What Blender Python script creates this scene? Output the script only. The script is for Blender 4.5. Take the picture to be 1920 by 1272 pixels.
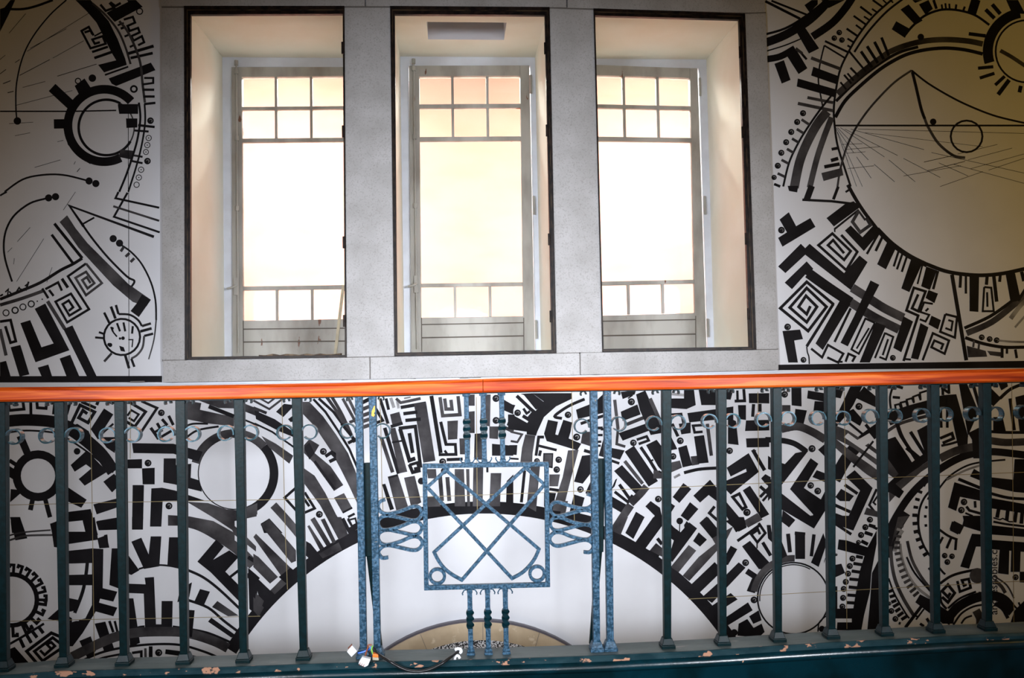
import bpy, bmesh, math, random
from mathutils import Vector, Matrix
random.seed(7)
for _o in list(bpy.data.objects): bpy.data.objects.remove(_o)
scene = bpy.context.scene
C = scene.collection

# ------------------------------------------------------------------ camera, world, lights
F_PX, YAW, PITCH, ROLL = 1574.0, 0.069, 0.033, -0.019
CAM = Vector((0.0, -4.3, 1.0))
fwd = Vector((math.sin(YAW)*math.cos(PITCH), math.cos(YAW)*math.cos(PITCH), math.sin(PITCH)))
rt = Vector((math.cos(YAW), -math.sin(YAW), 0.0)); upv = rt.cross(fwd)
R_ = rt*math.cos(ROLL) + upv*math.sin(ROLL)
U_ = -rt*math.sin(ROLL) + upv*math.cos(ROLL)
cd = bpy.data.cameras.new('camera'); cam = bpy.data.objects.new('camera', cd); C.objects.link(cam)
cd.sensor_width = 36.0; cd.lens = 36.0*F_PX/1920.0
cam.matrix_world = Matrix(((R_.x, U_.x, -fwd.x, CAM.x), (R_.y, U_.y, -fwd.y, CAM.y), (R_.z, U_.z, -fwd.z, CAM.z), (0, 0, 0, 1)))
scene.camera = cam
scene.view_settings.view_transform = 'Standard'; scene.view_settings.look = 'None'
scene.view_settings.gamma = 1.0; scene.view_settings.exposure = 0.0; scene.view_settings.use_curve_mapping = False

wd = bpy.data.worlds.new('world'); scene.world = wd; wd.use_nodes = True
wd.node_tree.nodes['Background'].inputs[0].default_value = (1.0, 0.54, 0.18, 1)
wd.node_tree.nodes['Background'].inputs[1].default_value = 0.03

def area(name, loc, target, size, size_y, power, col, spread=math.pi):
    l = bpy.data.lights.new(name, 'AREA'); l.shape = 'RECTANGLE'; l.size = size; l.size_y = size_y
    l.energy = power; l.color = col; l.spread = spread
    o = bpy.data.objects.new(name, l); C.objects.link(o); o.location = loc
    o.rotation_euler = (Vector(target) - Vector(loc)).to_track_quat('-Z', 'Y').to_euler()
    return o
area('side_fill_left', (-2.2, -5.6, 1.5), (0.30, 0, 0.75), 0.9, 0.9, 21, (0.88, 0.92, 1.0), math.radians(44))  # added cool light from the left, brightens the reveals and baluster sides
area('side_fill_right', (2.5, -5.6, 1.5), (0.05, 0, 0.75), 0.9, 0.9, 19, (0.88, 0.92, 1.0), math.radians(43))  # its added partner on the right, crossing it to reach the opposite reveals
area('stairwell_window_centre', (0.1, -6.6, 1.3), (0.1, 0, 0.5), 0.6, 0.8, 11, (0.88, 0.92, 1.0), math.radians(50))
area('hall_lamp_right', (3.9, -2.4, 1.8), (2.4, 0, 0.6), 0.5, 0.5, 12, (1.0, 0.62, 0.12))
area('hall_lamp_left', (-3.8, -2.4, 1.6), (-2.3, 0, 0.2), 0.5, 0.5, 5.0, (1.0, 0.66, 0.26))
area('low_warm_fill', (0.1, -1.05, -1.5), (0.1, 0, -0.35), 2.4, 0.3, 3, (1.0, 0.76, 0.42))  # added light hidden behind the kerb, warms the bottom of the wall
# daylight falling down the light well outside the windows, followed by added fill lights
area('well_sky_left', (-1.6, 0.95, 3.4), (-1.15, 2.6, 1.7), 1.2, 0.5, 62, (1, 0.98, 0.95), math.radians(120))
area('well_sky_right', (2.0, 0.95, 3.4), (1.7, 2.6, 1.7), 1.0, 0.5, 59, (1, 0.98, 0.95), math.radians(120))
area('well_low_fill', (0.2, 1.0, 0.1), (0.2, 2.6, 1.1), 4.0, 0.4, 4, (1, 0.94, 0.86))  # added below the sills, lifts the lower part of the well wall
area('reveal_fill_top', (0.2, 1.35, 3.1), (0.2, 0.1, 0.9), 4.2, 0.4, 200, (0.97, 1, 0.95), math.radians(120))  # added out of view, shines inward and down to brighten the reveals
area('reveal_fill_bottom', (0.2, 1.3, 0.1), (0.2, 0.1, 2.4), 4.2, 0.4, 90, (1, 0.97, 0.88), math.radians(120))  # added out of view, shines inward and up onto the reveal ceilings

# ------------------------------------------------------------------ pixel -> place
def W(px, py, Y):
    d = fwd + R_*((px-960.0)/F_PX) - U_*((py-636.0)/F_PX)
    return CAM + d*((Y-CAM.y)/d.y)
def Wz(px, py, z):
    d = fwd + R_*((px-960.0)/F_PX) - U_*((py-636.0)/F_PX)
    return CAM + d*((z-CAM.z)/d.z)

# ------------------------------------------------------------------ materials
def lin(c):
    return tuple((x/12.92 if x <= 0.04045 else ((x+0.055)/1.055)**2.4) for x in [v/255.0 for v in c]) + (1.0,)
def mat(name, base, rough=0.6, metal=0.0, spec=0.5, c2=None, scale=20.0, lo=0.4, hi=0.6, detail=4.0, bump=0.0, bscale=80.0, coat=0.0, stretch=None, world=False, c3=None, s3=30.0, lo3=0.62, hi3=0.66):
    m = bpy.data.materials.new(name); m.use_nodes = True
    nt = m.node_tree; N = nt.nodes; L = nt.links; b = N['Principled BSDF']
    b.inputs['Base Color'].default_value = base; b.inputs['Roughness'].default_value = rough
    b.inputs['Metallic'].default_value = metal; b.inputs['Specular IOR Level'].default_value = spec
    b.inputs['Coat Weight'].default_value = coat; b.inputs['Coat Roughness'].default_value = 0.15
    tc = N.new('ShaderNodeTexCoord'); mp = N.new('ShaderNodeMapping'); L.new(N.new('ShaderNodeNewGeometry').outputs['Position'] if world else tc.outputs['Object'], mp.inputs[0])
    if stretch: mp.inputs['Scale'].default_value = stretch
    src = None
    def layer(prev, col, sc, a, bb, det):
        n = N.new('ShaderNodeTexNoise'); n.inputs['Scale'].default_value = sc; n.inputs['Detail'].default_value = det
        L.new(mp.outputs[0], n.inputs['Vector'])
        r = N.new('ShaderNodeMapRange'); r.inputs[1].default_value = a; r.inputs[2].default_value = bb
        L.new(n.outputs['Fac'], r.inputs[0])
        mx = N.new('ShaderNodeMix'); mx.data_type = 'RGBA'
        L.new(r.outputs[0], mx.inputs[0])
        if prev is None: mx.inputs[6].default_value = base
        else: L.new(prev, mx.inputs[6])
        mx.inputs[7].default_value = col
        return mx.outputs[2]
    if c2: src = layer(src, c2, scale, lo, hi, detail)
    if c3: src = layer(src, c3, s3, lo3, hi3, 6.0)
    if src: L.new(src, b.inputs['Base Color'])
    if bump:
        n = N.new('ShaderNodeTexNoise'); n.inputs['Scale'].default_value = bscale; n.inputs['Detail'].default_value = 4
        L.new(mp.outputs[0], n.inputs['Vector'])
        bp = N.new('ShaderNodeBump'); bp.inputs['Strength'].default_value = bump; bp.inputs['Distance'].default_value = 0.004
        L.new(n.outputs['Fac'], bp.inputs['Height']); L.new(bp.outputs[0], b.inputs['Normal'])
    return m
M = {}
M['white'] = mat('white_wall_paint', (0.76, 0.77, 0.81, 1), 0.75, spec=0.2, c2=(0.72, 0.73, 0.77, 1), scale=3)
M['ink'] = mat('black_ink', (0.004, 0.0035, 0.005, 1), 0.6, spec=0.12, c2=(0.014, 0.013, 0.016, 1), scale=5, lo=0.35, hi=0.7, detail=8)
M['wash'] = mat('grey_ink_wash', (0.022, 0.02, 0.023, 1), 0.7, spec=0.12, c2=(0.11, 0.105, 0.11, 1), scale=7, lo=0.35, hi=0.75, detail=8)
M['pale'] = mat('pale_ink_wash', (0.16, 0.155, 0.16, 1), 0.7, spec=0.2, c2=(0.42, 0.42, 0.43, 1), scale=9, lo=0.35, hi=0.7, detail=8)
M['seam'] = mat('panel_seam_ochre', (0.34, 0.27, 0.13, 1), 0.8)
M['plaster'] = mat('cream_reveal_plaster', (0.90, 0.89, 0.80, 1), 0.85, spec=0.1, c2=(0.86, 0.83, 0.72, 1), scale=2.5)
M['stone'] = mat('grey_cast_stone', (0.50, 0.49, 0.49, 1), 0.85, spec=0.2, c2=(0.38, 0.37, 0.36, 1), scale=6, lo=0.35, hi=0.75, detail=12, c3=(0.30, 0.285, 0.27, 1), s3=150, lo3=0.52, hi3=0.8, bump=0.3, bscale=140)
M['joint'] = mat('stone_joint', (0.16, 0.15, 0.14, 1), 0.9)
M['iron'] = mat('dark_brown_iron', (0.006, 0.004, 0.004, 1), 0.4, spec=0.15, c2=(0.022, 0.013, 0.010, 1), scale=30)
M['ironlight'] = mat('worn_brown_iron_edge', (0.075, 0.05, 0.028, 1), 0.4, spec=0.2, c2=(0.008, 0.005, 0.004, 1), scale=14, lo=0.4, hi=0.6)
M['frame'] = mat('white_window_frame_paint', (0.74, 0.78, 0.86, 1), 0.6, c2=(0.68, 0.71, 0.78, 1), scale=8)
M['sash'] = mat('weathered_sash_paint', (0.40, 0.39, 0.355, 1), 0.55, world=True, c2=(0.24, 0.22, 0.19, 1), scale=9, lo=0.42, hi=0.72, detail=10, stretch=(1, 1, 0.35), c3=(0.15, 0.06, 0.03, 1), s3=16, lo3=0.68, hi3=0.70)
M['groove'] = mat('sash_groove', (0.10, 0.085, 0.07, 1), 0.8)
M['well'] = mat('light_well_ochre_render', (0.95, 0.48, 0.365, 1), 0.9, spec=0.0, c2=(0.93, 0.44, 0.32, 1), scale=2.2, lo=0.45, hi=0.7, stretch=(1, 1, 2.2))
M['beige'] = mat('beige_marble', (0.60, 0.48, 0.33, 1), 0.5, c2=(0.50, 0.39, 0.26, 1), scale=9, detail=10, c3=(0.70, 0.60, 0.45, 1), s3=22, lo3=0.62, hi3=0.72)
M['lip'] = mat('dark_grey_rim', (0.10, 0.09, 0.11, 1), 0.4)
M['paint'] = mat('dark_teal_iron_paint', (0.0004, 0.008, 0.009, 1), 0.40, spec=0.14, c2=(0.0007, 0.013, 0.016, 1), scale=60, lo=0.4, hi=0.65, bump=0.06, bscale=120, coat=0.0)
M['sheen'] = mat('hammered_iron_sheen_blue', (0.007, 0.036, 0.066, 1), 0.42, spec=0.25, c2=(0.055, 0.125, 0.20, 1), scale=120, lo=0.42, hi=0.66, bump=0.5, bscale=120, coat=0.0, c3=(0.16, 0.15, 0.12, 1), s3=90, lo3=0.68, hi3=0.74)  # teal ironwork made lighter and bluer: reflected light at the centre put into colour
M['scroll'] = mat('polished_scroll_steel', (0.05, 0.085, 0.105, 1), 0.25, metal=0.8, c2=(0.006, 0.03, 0.038, 1), scale=40)
M['kerbtop'] = mat('worn_grey_green_kerb', (0.10, 0.125, 0.125, 1), 0.45, c2=(0.055, 0.08, 0.08, 1), scale=14, detail=10, stretch=(0.35, 1, 1), c3=(0.2, 0.2, 0.19, 1), s3=26, lo3=0.66, hi3=0.74, bump=0.2)
M['kerb'] = mat('chipped_teal_gloss_paint', (0.0008, 0.023, 0.034, 1), 0.25, spec=0.5, c2=(0.0006, 0.012, 0.016, 1), scale=8, coat=0.15, c3=(0.50, 0.30, 0.20, 1), s3=30, lo3=0.76, hi3=0.77, bump=0.15, bscale=40)
M['chipped'] = mat('flaking_teal_paint', (0.002, 0.022, 0.030, 1), 0.45, spec=0.15, c2=(0.012, 0.04, 0.05, 1), scale=20, c3=(0.42, 0.22, 0.14, 1), s3=34, lo3=0.60, hi3=0.62, stretch=(0.7, 1, 1.3))
M['cable'] = mat('black_cable', (0.012, 0.012, 0.013, 1), 0.28)
M['wplastic'] = mat('white_connector_plastic', (0.78, 0.80, 0.84, 1), 0.4)
M['orange'] = mat('orange_connector_plastic', (0.85, 0.20, 0.03, 1), 0.4)
M['bluewire'] = mat('blue_wire', (0.01, 0.13, 0.62, 1), 0.35)
M['brownwire'] = mat('brown_wire', (0.26, 0.07, 0.03, 1), 0.4)
M['greenwire'] = mat('green_wire', (0.25, 0.55, 0.08, 1), 0.4)
M['stick'] = mat('pale_wood_lath', (0.52, 0.46, 0.33, 1), 0.7, c2=(0.42, 0.37, 0.27, 1), scale=20)
M['debris'] = mat('rough_brown_wood', (0.17, 0.12, 0.075, 1), 0.9, c2=(0.07, 0.05, 0.035, 1), scale=40, bump=0.6)
M['yellow'] = mat('yellow_paint_mark', (0.85, 0.40, 0.03, 1), 0.5)
M['floor'] = mat('terrazzo_floor', (0.3, 0.29, 0.27, 1), 0.5)

def wood():
    m = bpy.data.materials.new('varnished_mahogany'); m.use_nodes = True; nt = m.node_tree; N = nt.nodes; L = nt.links; b = N['Principled BSDF']
    tc = N.new('ShaderNodeTexCoord'); mp = N.new('ShaderNodeMapping'); mp.inputs['Scale'].default_value = (1.0, 14, 22)
    L.new(tc.outputs['Object'], mp.inputs[0])
    n = N.new('ShaderNodeTexNoise'); n.inputs['Scale'].default_value = 2.6; n.inputs['Detail'].default_value = 8; n.inputs['Distortion'].default_value = 0.6
    L.new(mp.outputs[0], n.inputs['Vector'])
    cr = N.new('ShaderNodeValToRGB'); e = cr.color_ramp.elements
    e[0].position = 0.30; e[0].color = (0.20, 0.014, 0.002, 1); e[1].position = 0.66; e[1].color = (0.74, 0.16, 0.018, 1)
    x = cr.color_ramp.elements.new(0.5); x.color = (0.50, 0.060, 0.005, 1)
    L.new(n.outputs['Fac'], cr.inputs[0]); L.new(cr.outputs[0], b.inputs['Base Color'])
    b.inputs['Roughness'].default_value = 0.33; b.inputs['Coat Weight'].default_value = 0.0; b.inputs['Specular IOR Level'].default_value = 0.14
    return m
M['wood'] = wood()
def terrazzo():
    m = bpy.data.materials.new('black_white_terrazzo'); m.use_nodes = True; nt = m.node_tree; N = nt.nodes; L = nt.links; b = N['Principled BSDF']
    tc = N.new('ShaderNodeTexCoord'); v = N.new('ShaderNodeTexVoronoi'); v.inputs['Scale'].default_value = 190
    L.new(tc.outputs['Object'], v.inputs['Vector'])
    cr = N.new('ShaderNodeValToRGB'); cr.color_ramp.interpolation = 'CONSTANT'; e = cr.color_ramp.elements
    e[0].position = 0; e[0].color = (0.02, 0.02, 0.025, 1); e[1].position = 0.48; e[1].color = (0.75, 0.76, 0.8, 1)
    s = N.new('ShaderNodeSeparateColor'); L.new(v.outputs['Color'], s.inputs[0]); L.new(s.outputs[0], cr.inputs[0])
    L.new(cr.outputs[0], b.inputs['Base Color']); b.inputs['Roughness'].default_value = 0.5
    return m
M['terrazzo'] = terrazzo()
def glass():
    m = bpy.data.materials.new('old_window_glass'); m.use_nodes = True; nt = m.node_tree; N = nt.nodes; L = nt.links
    N.clear(); o = N.new('ShaderNodeOutputMaterial'); t = N.new('ShaderNodeBsdfTransparent'); g = N.new('ShaderNodeBsdfGlossy')
    g.inputs['Roughness'].default_value = 0.08; t.inputs[0].default_value = (0.98, 0.98, 0.97, 1)
    fr = N.new('ShaderNodeFresnel'); fr.inputs[0].default_value = 1.35; mx = N.new('ShaderNodeMixShader')
    L.new(fr.outputs[0], mx.inputs[0]); L.new(t.outputs[0], mx.inputs[1]); L.new(g.outputs[0], mx.inputs[2]); L.new(mx.outputs[0], o.inputs[0])
    return m
M['glass'] = glass()

# ------------------------------------------------------------------ mesh helpers
class MB:
    def __init__(s): s.v = []; s.f = []; s.m = []
    def face(s, pts, mi=0):
        i = len(s.v); s.v += [tuple(p) for p in pts]; s.f.append(tuple(range(i, i+len(pts)))); s.m.append(mi)
    def prism(s, front, back, mi=0):
        i = len(s.v); n = len(front); s.v += [tuple(p) for p in front]+[tuple(p) for p in back]
        s.f.append(tuple(range(i, i+n))); s.f.append(tuple(range(i+2*n-1, i+n-1, -1))); s.m += [mi, mi]
        for k in range(n):
            j = (k+1) % n; s.f.append((i+k, i+n+k, i+n+j, i+j)); s.m.append(mi)
    def slab(s, px, Y, t, mi=0):           # outline seen in the photo, given a real thickness t going back from Y
        f = [W(x, y, Y) for x, y in px]
        s.prism(f, [Vector((p.x, p.y+t, p.z)) for p in f], mi)
    def box(s, a, b, mi=0):
        x0, y0, z0 = a; x1, y1, z1 = b
        s.prism([(x0, y0, z0), (x1, y0, z0), (x1, y0, z1), (x0, y0, z1)], [(x0, y1, z0), (x1, y1, z0), (x1, y1, z1), (x0, y1, z1)], mi)
    def bar(s, a, b, w, d, mi=0, w2=None, d2=None, twist=0.0, seg=1):  # square bar between two points, w in the wall's direction, d in depth
        a = Vector(a); b = Vector(b); ax = (b-a).normalized(); ref = Vector((0, 1, 0))
        if abs(ax.dot(ref)) > 0.95: ref = Vector((0, 0, 1))
        sx = ax.cross(ref).normalized(); sy = sx.cross(ax).normalized()
        w2 = w if w2 is None else w2; d2 = d if d2 is None else d2
        base = len(s.v)
        for k in range(seg+1):
            t = k/seg; c = a.lerp(b, t); ww = (w+(w2-w)*t)/2; dd = (d+(d2-d)*t)/2; an = twist*t; ca, sa = math.cos(an), math.sin(an)
            for ex, ey in ((-ww, -dd), (ww, -dd), (ww, dd), (-ww, dd)):
                s.v.append(tuple(c + sx*(ex*ca-ey*sa) + sy*(ex*sa+ey*ca)))
            if k:
                p = base+4*(k-1)
                for j in range(4):
                    s.f.append((p+j, p+(j+1) % 4, p+4+(j+1) % 4, p+4+j)); s.m.append(mi)
        s.f.append((base+3, base+2, base+1, base)); e = base+4*seg; s.f.append((e, e+1, e+2, e+3)); s.m += [mi, mi]
    def tube(s, pts, r, n=10, mi=0, closed=False):
        pts = [Vector(p) for p in pts]; base = len(s.v); m = len(pts); pn = None
        for k, p in enumerate(pts):
            if closed: t = pts[(k+1) % m]-pts[k-1]
            else: t = pts[min(k+1, m-1)]-pts[max(k-1, 0)]
            t.normalize()
            if pn is None: pn = t.orthogonal().normalized() if not closed else t.cross(Vector((0, 1, 0))).normalized()
            pn = (pn - t*pn.dot(t)).normalized(); bn = t.cross(pn)
            for j in range(n):
                a = 2*math.pi*j/n; s.v.append(tuple(p + pn*(r*math.cos(a)) + bn*(r*math.sin(a))))
        for k in range(m if closed else m-1):
            q = (k+1) % m
            for j in range(n):
                s.f.append((base+k*n+j, base+k*n+(j+1) % n, base+q*n+(j+1) % n, base+q*n+j)); s.m.append(mi)
        if not closed:
            s.f.append(tuple(base+j for j in range(n-1, -1, -1))); s.f.append(tuple(base+(m-1)*n+j for j in range(n))); s.m += [mi, mi]
    def strip(s, pts, w, d, closed=False, mi=0):   # flat bar bent in the plane facing the stairs: width w in plane, depth d
        L_, R2 = offset(pts3(pts), w, closed)
        n = len(L_); base = len(s.v)
        for a, b in zip(L_, R2):
            s.v += [(a[0], a[1]-d/2, a[2]), (b[0], b[1]-d/2, b[2]), (b[0], b[1]+d/2, b[2]), (a[0], a[1]+d/2, a[2])]
        for k in range(n if closed else n-1):
            q = (k+1) % n
            for j in range(4):
                s.f.append((base+4*k+j, base+4*k+(j+1) % 4, base+4*q+(j+1) % 4, base+4*q+j)); s.m.append(mi)
        if not closed:
            s.f.append((base+3, base+2, base+1, base)); e = base+4*(n-1); s.f.append((e, e+1, e+2, e+3)); s.m += [mi, mi]
    def build(s, name, mats, parent=None, smooth=False, bevel=0.0):
        me = bpy.data.meshes.new(name); me.from_pydata(s.v, [], s.f)
        if not isinstance(mats, (list, tuple)): mats = [mats]
        for m in mats: me.materials.append(m)
        me.polygons.foreach_set('material_index', s.m)
        bm = bmesh.new(); bm.from_mesh(me)
        if not getattr(s, 'keep', False): bmesh.ops.recalc_face_normals(bm, faces=bm.faces)
        bm.to_mesh(me); bm.free()
        if smooth:
            me.polygons.foreach_set('use_smooth', [True]*len(me.polygons)); me.set_sharp_from_angle(angle=math.radians(40))
        o = bpy.data.objects.new(name, me); C.objects.link(o)
        if parent is not None: o.parent = parent
        if bevel:
            b = o.modifiers.new('bevel', 'BEVEL'); b.width = bevel; b.segments = 2; b.limit_method = 'ANGLE'
        return o
def pts3(pts): return [Vector(p) for p in pts]
def offset(P, w, closed=False):            # mitred offsets in the X-Z plane
    n = len(P); A = []; B = []
    for k in range(n):
        if closed: p0, p1, p2 = P[k-1], P[k], P[(k+1) % n]
        else: p0, p1, p2 = P[max(k-1, 0)], P[k], P[min(k+1, n-1)]
        d1 = Vector((p1.x-p0.x, p1.z-p0.z)); d2 = Vector((p2.x-p1.x, p2.z-p1.z))
        if d1.length < 1e-9: d1 = d2
        if d2.length < 1e-9: d2 = d1
        d1.normalize(); d2.normalize(); n1 = Vector((-d1.y, d1.x)); n2 = Vector((-d2.y, d2.x)); m = n1+n2
        if m.length < 1e-3: m = n1.copy()
        m.normalize(); c = max(0.45, m.dot(n1)); m = m*(w/2/c)
        A.append((p1.x+m.x, p1.y, p1.z+m.y)); B.append((p1.x-m.x, p1.y, p1.z-m.y))
    return A, B
def smoothpts(P, k=6):
    out = []; n = len(P)
    for i in range(n-1):
        p0 = P[max(i-1, 0)]; p1 = P[i]; p2 = P[i+1]; p3 = P[min(i+2, n-1)]
        for j in range(k):
            t = j/k; t2 = t*t; t3 = t2*t
            out.append(tuple(0.5*((2*p1[c])+(-p0[c]+p2[c])*t+(2*p0[c]-5*p1[c]+4*p2[c]-p3[c])*t2+(-p0[c]+3*p1[c]-3*p2[c]+p3[c])*t3) for c in range(len(p1))))
    out.append(tuple(P[-1])); return out
def empty(name, loc=(0, 0, 0)):
    o = bpy.data.objects.new(name, None); C.objects.link(o); o.location = loc; return o
def tag(o, label=None, cat=None, group=None, kind=None):
    if label: o['label'] = label
    if cat: o['category'] = cat
    if group: o['group'] = group
    if kind: o['kind'] = kind
    return o

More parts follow.
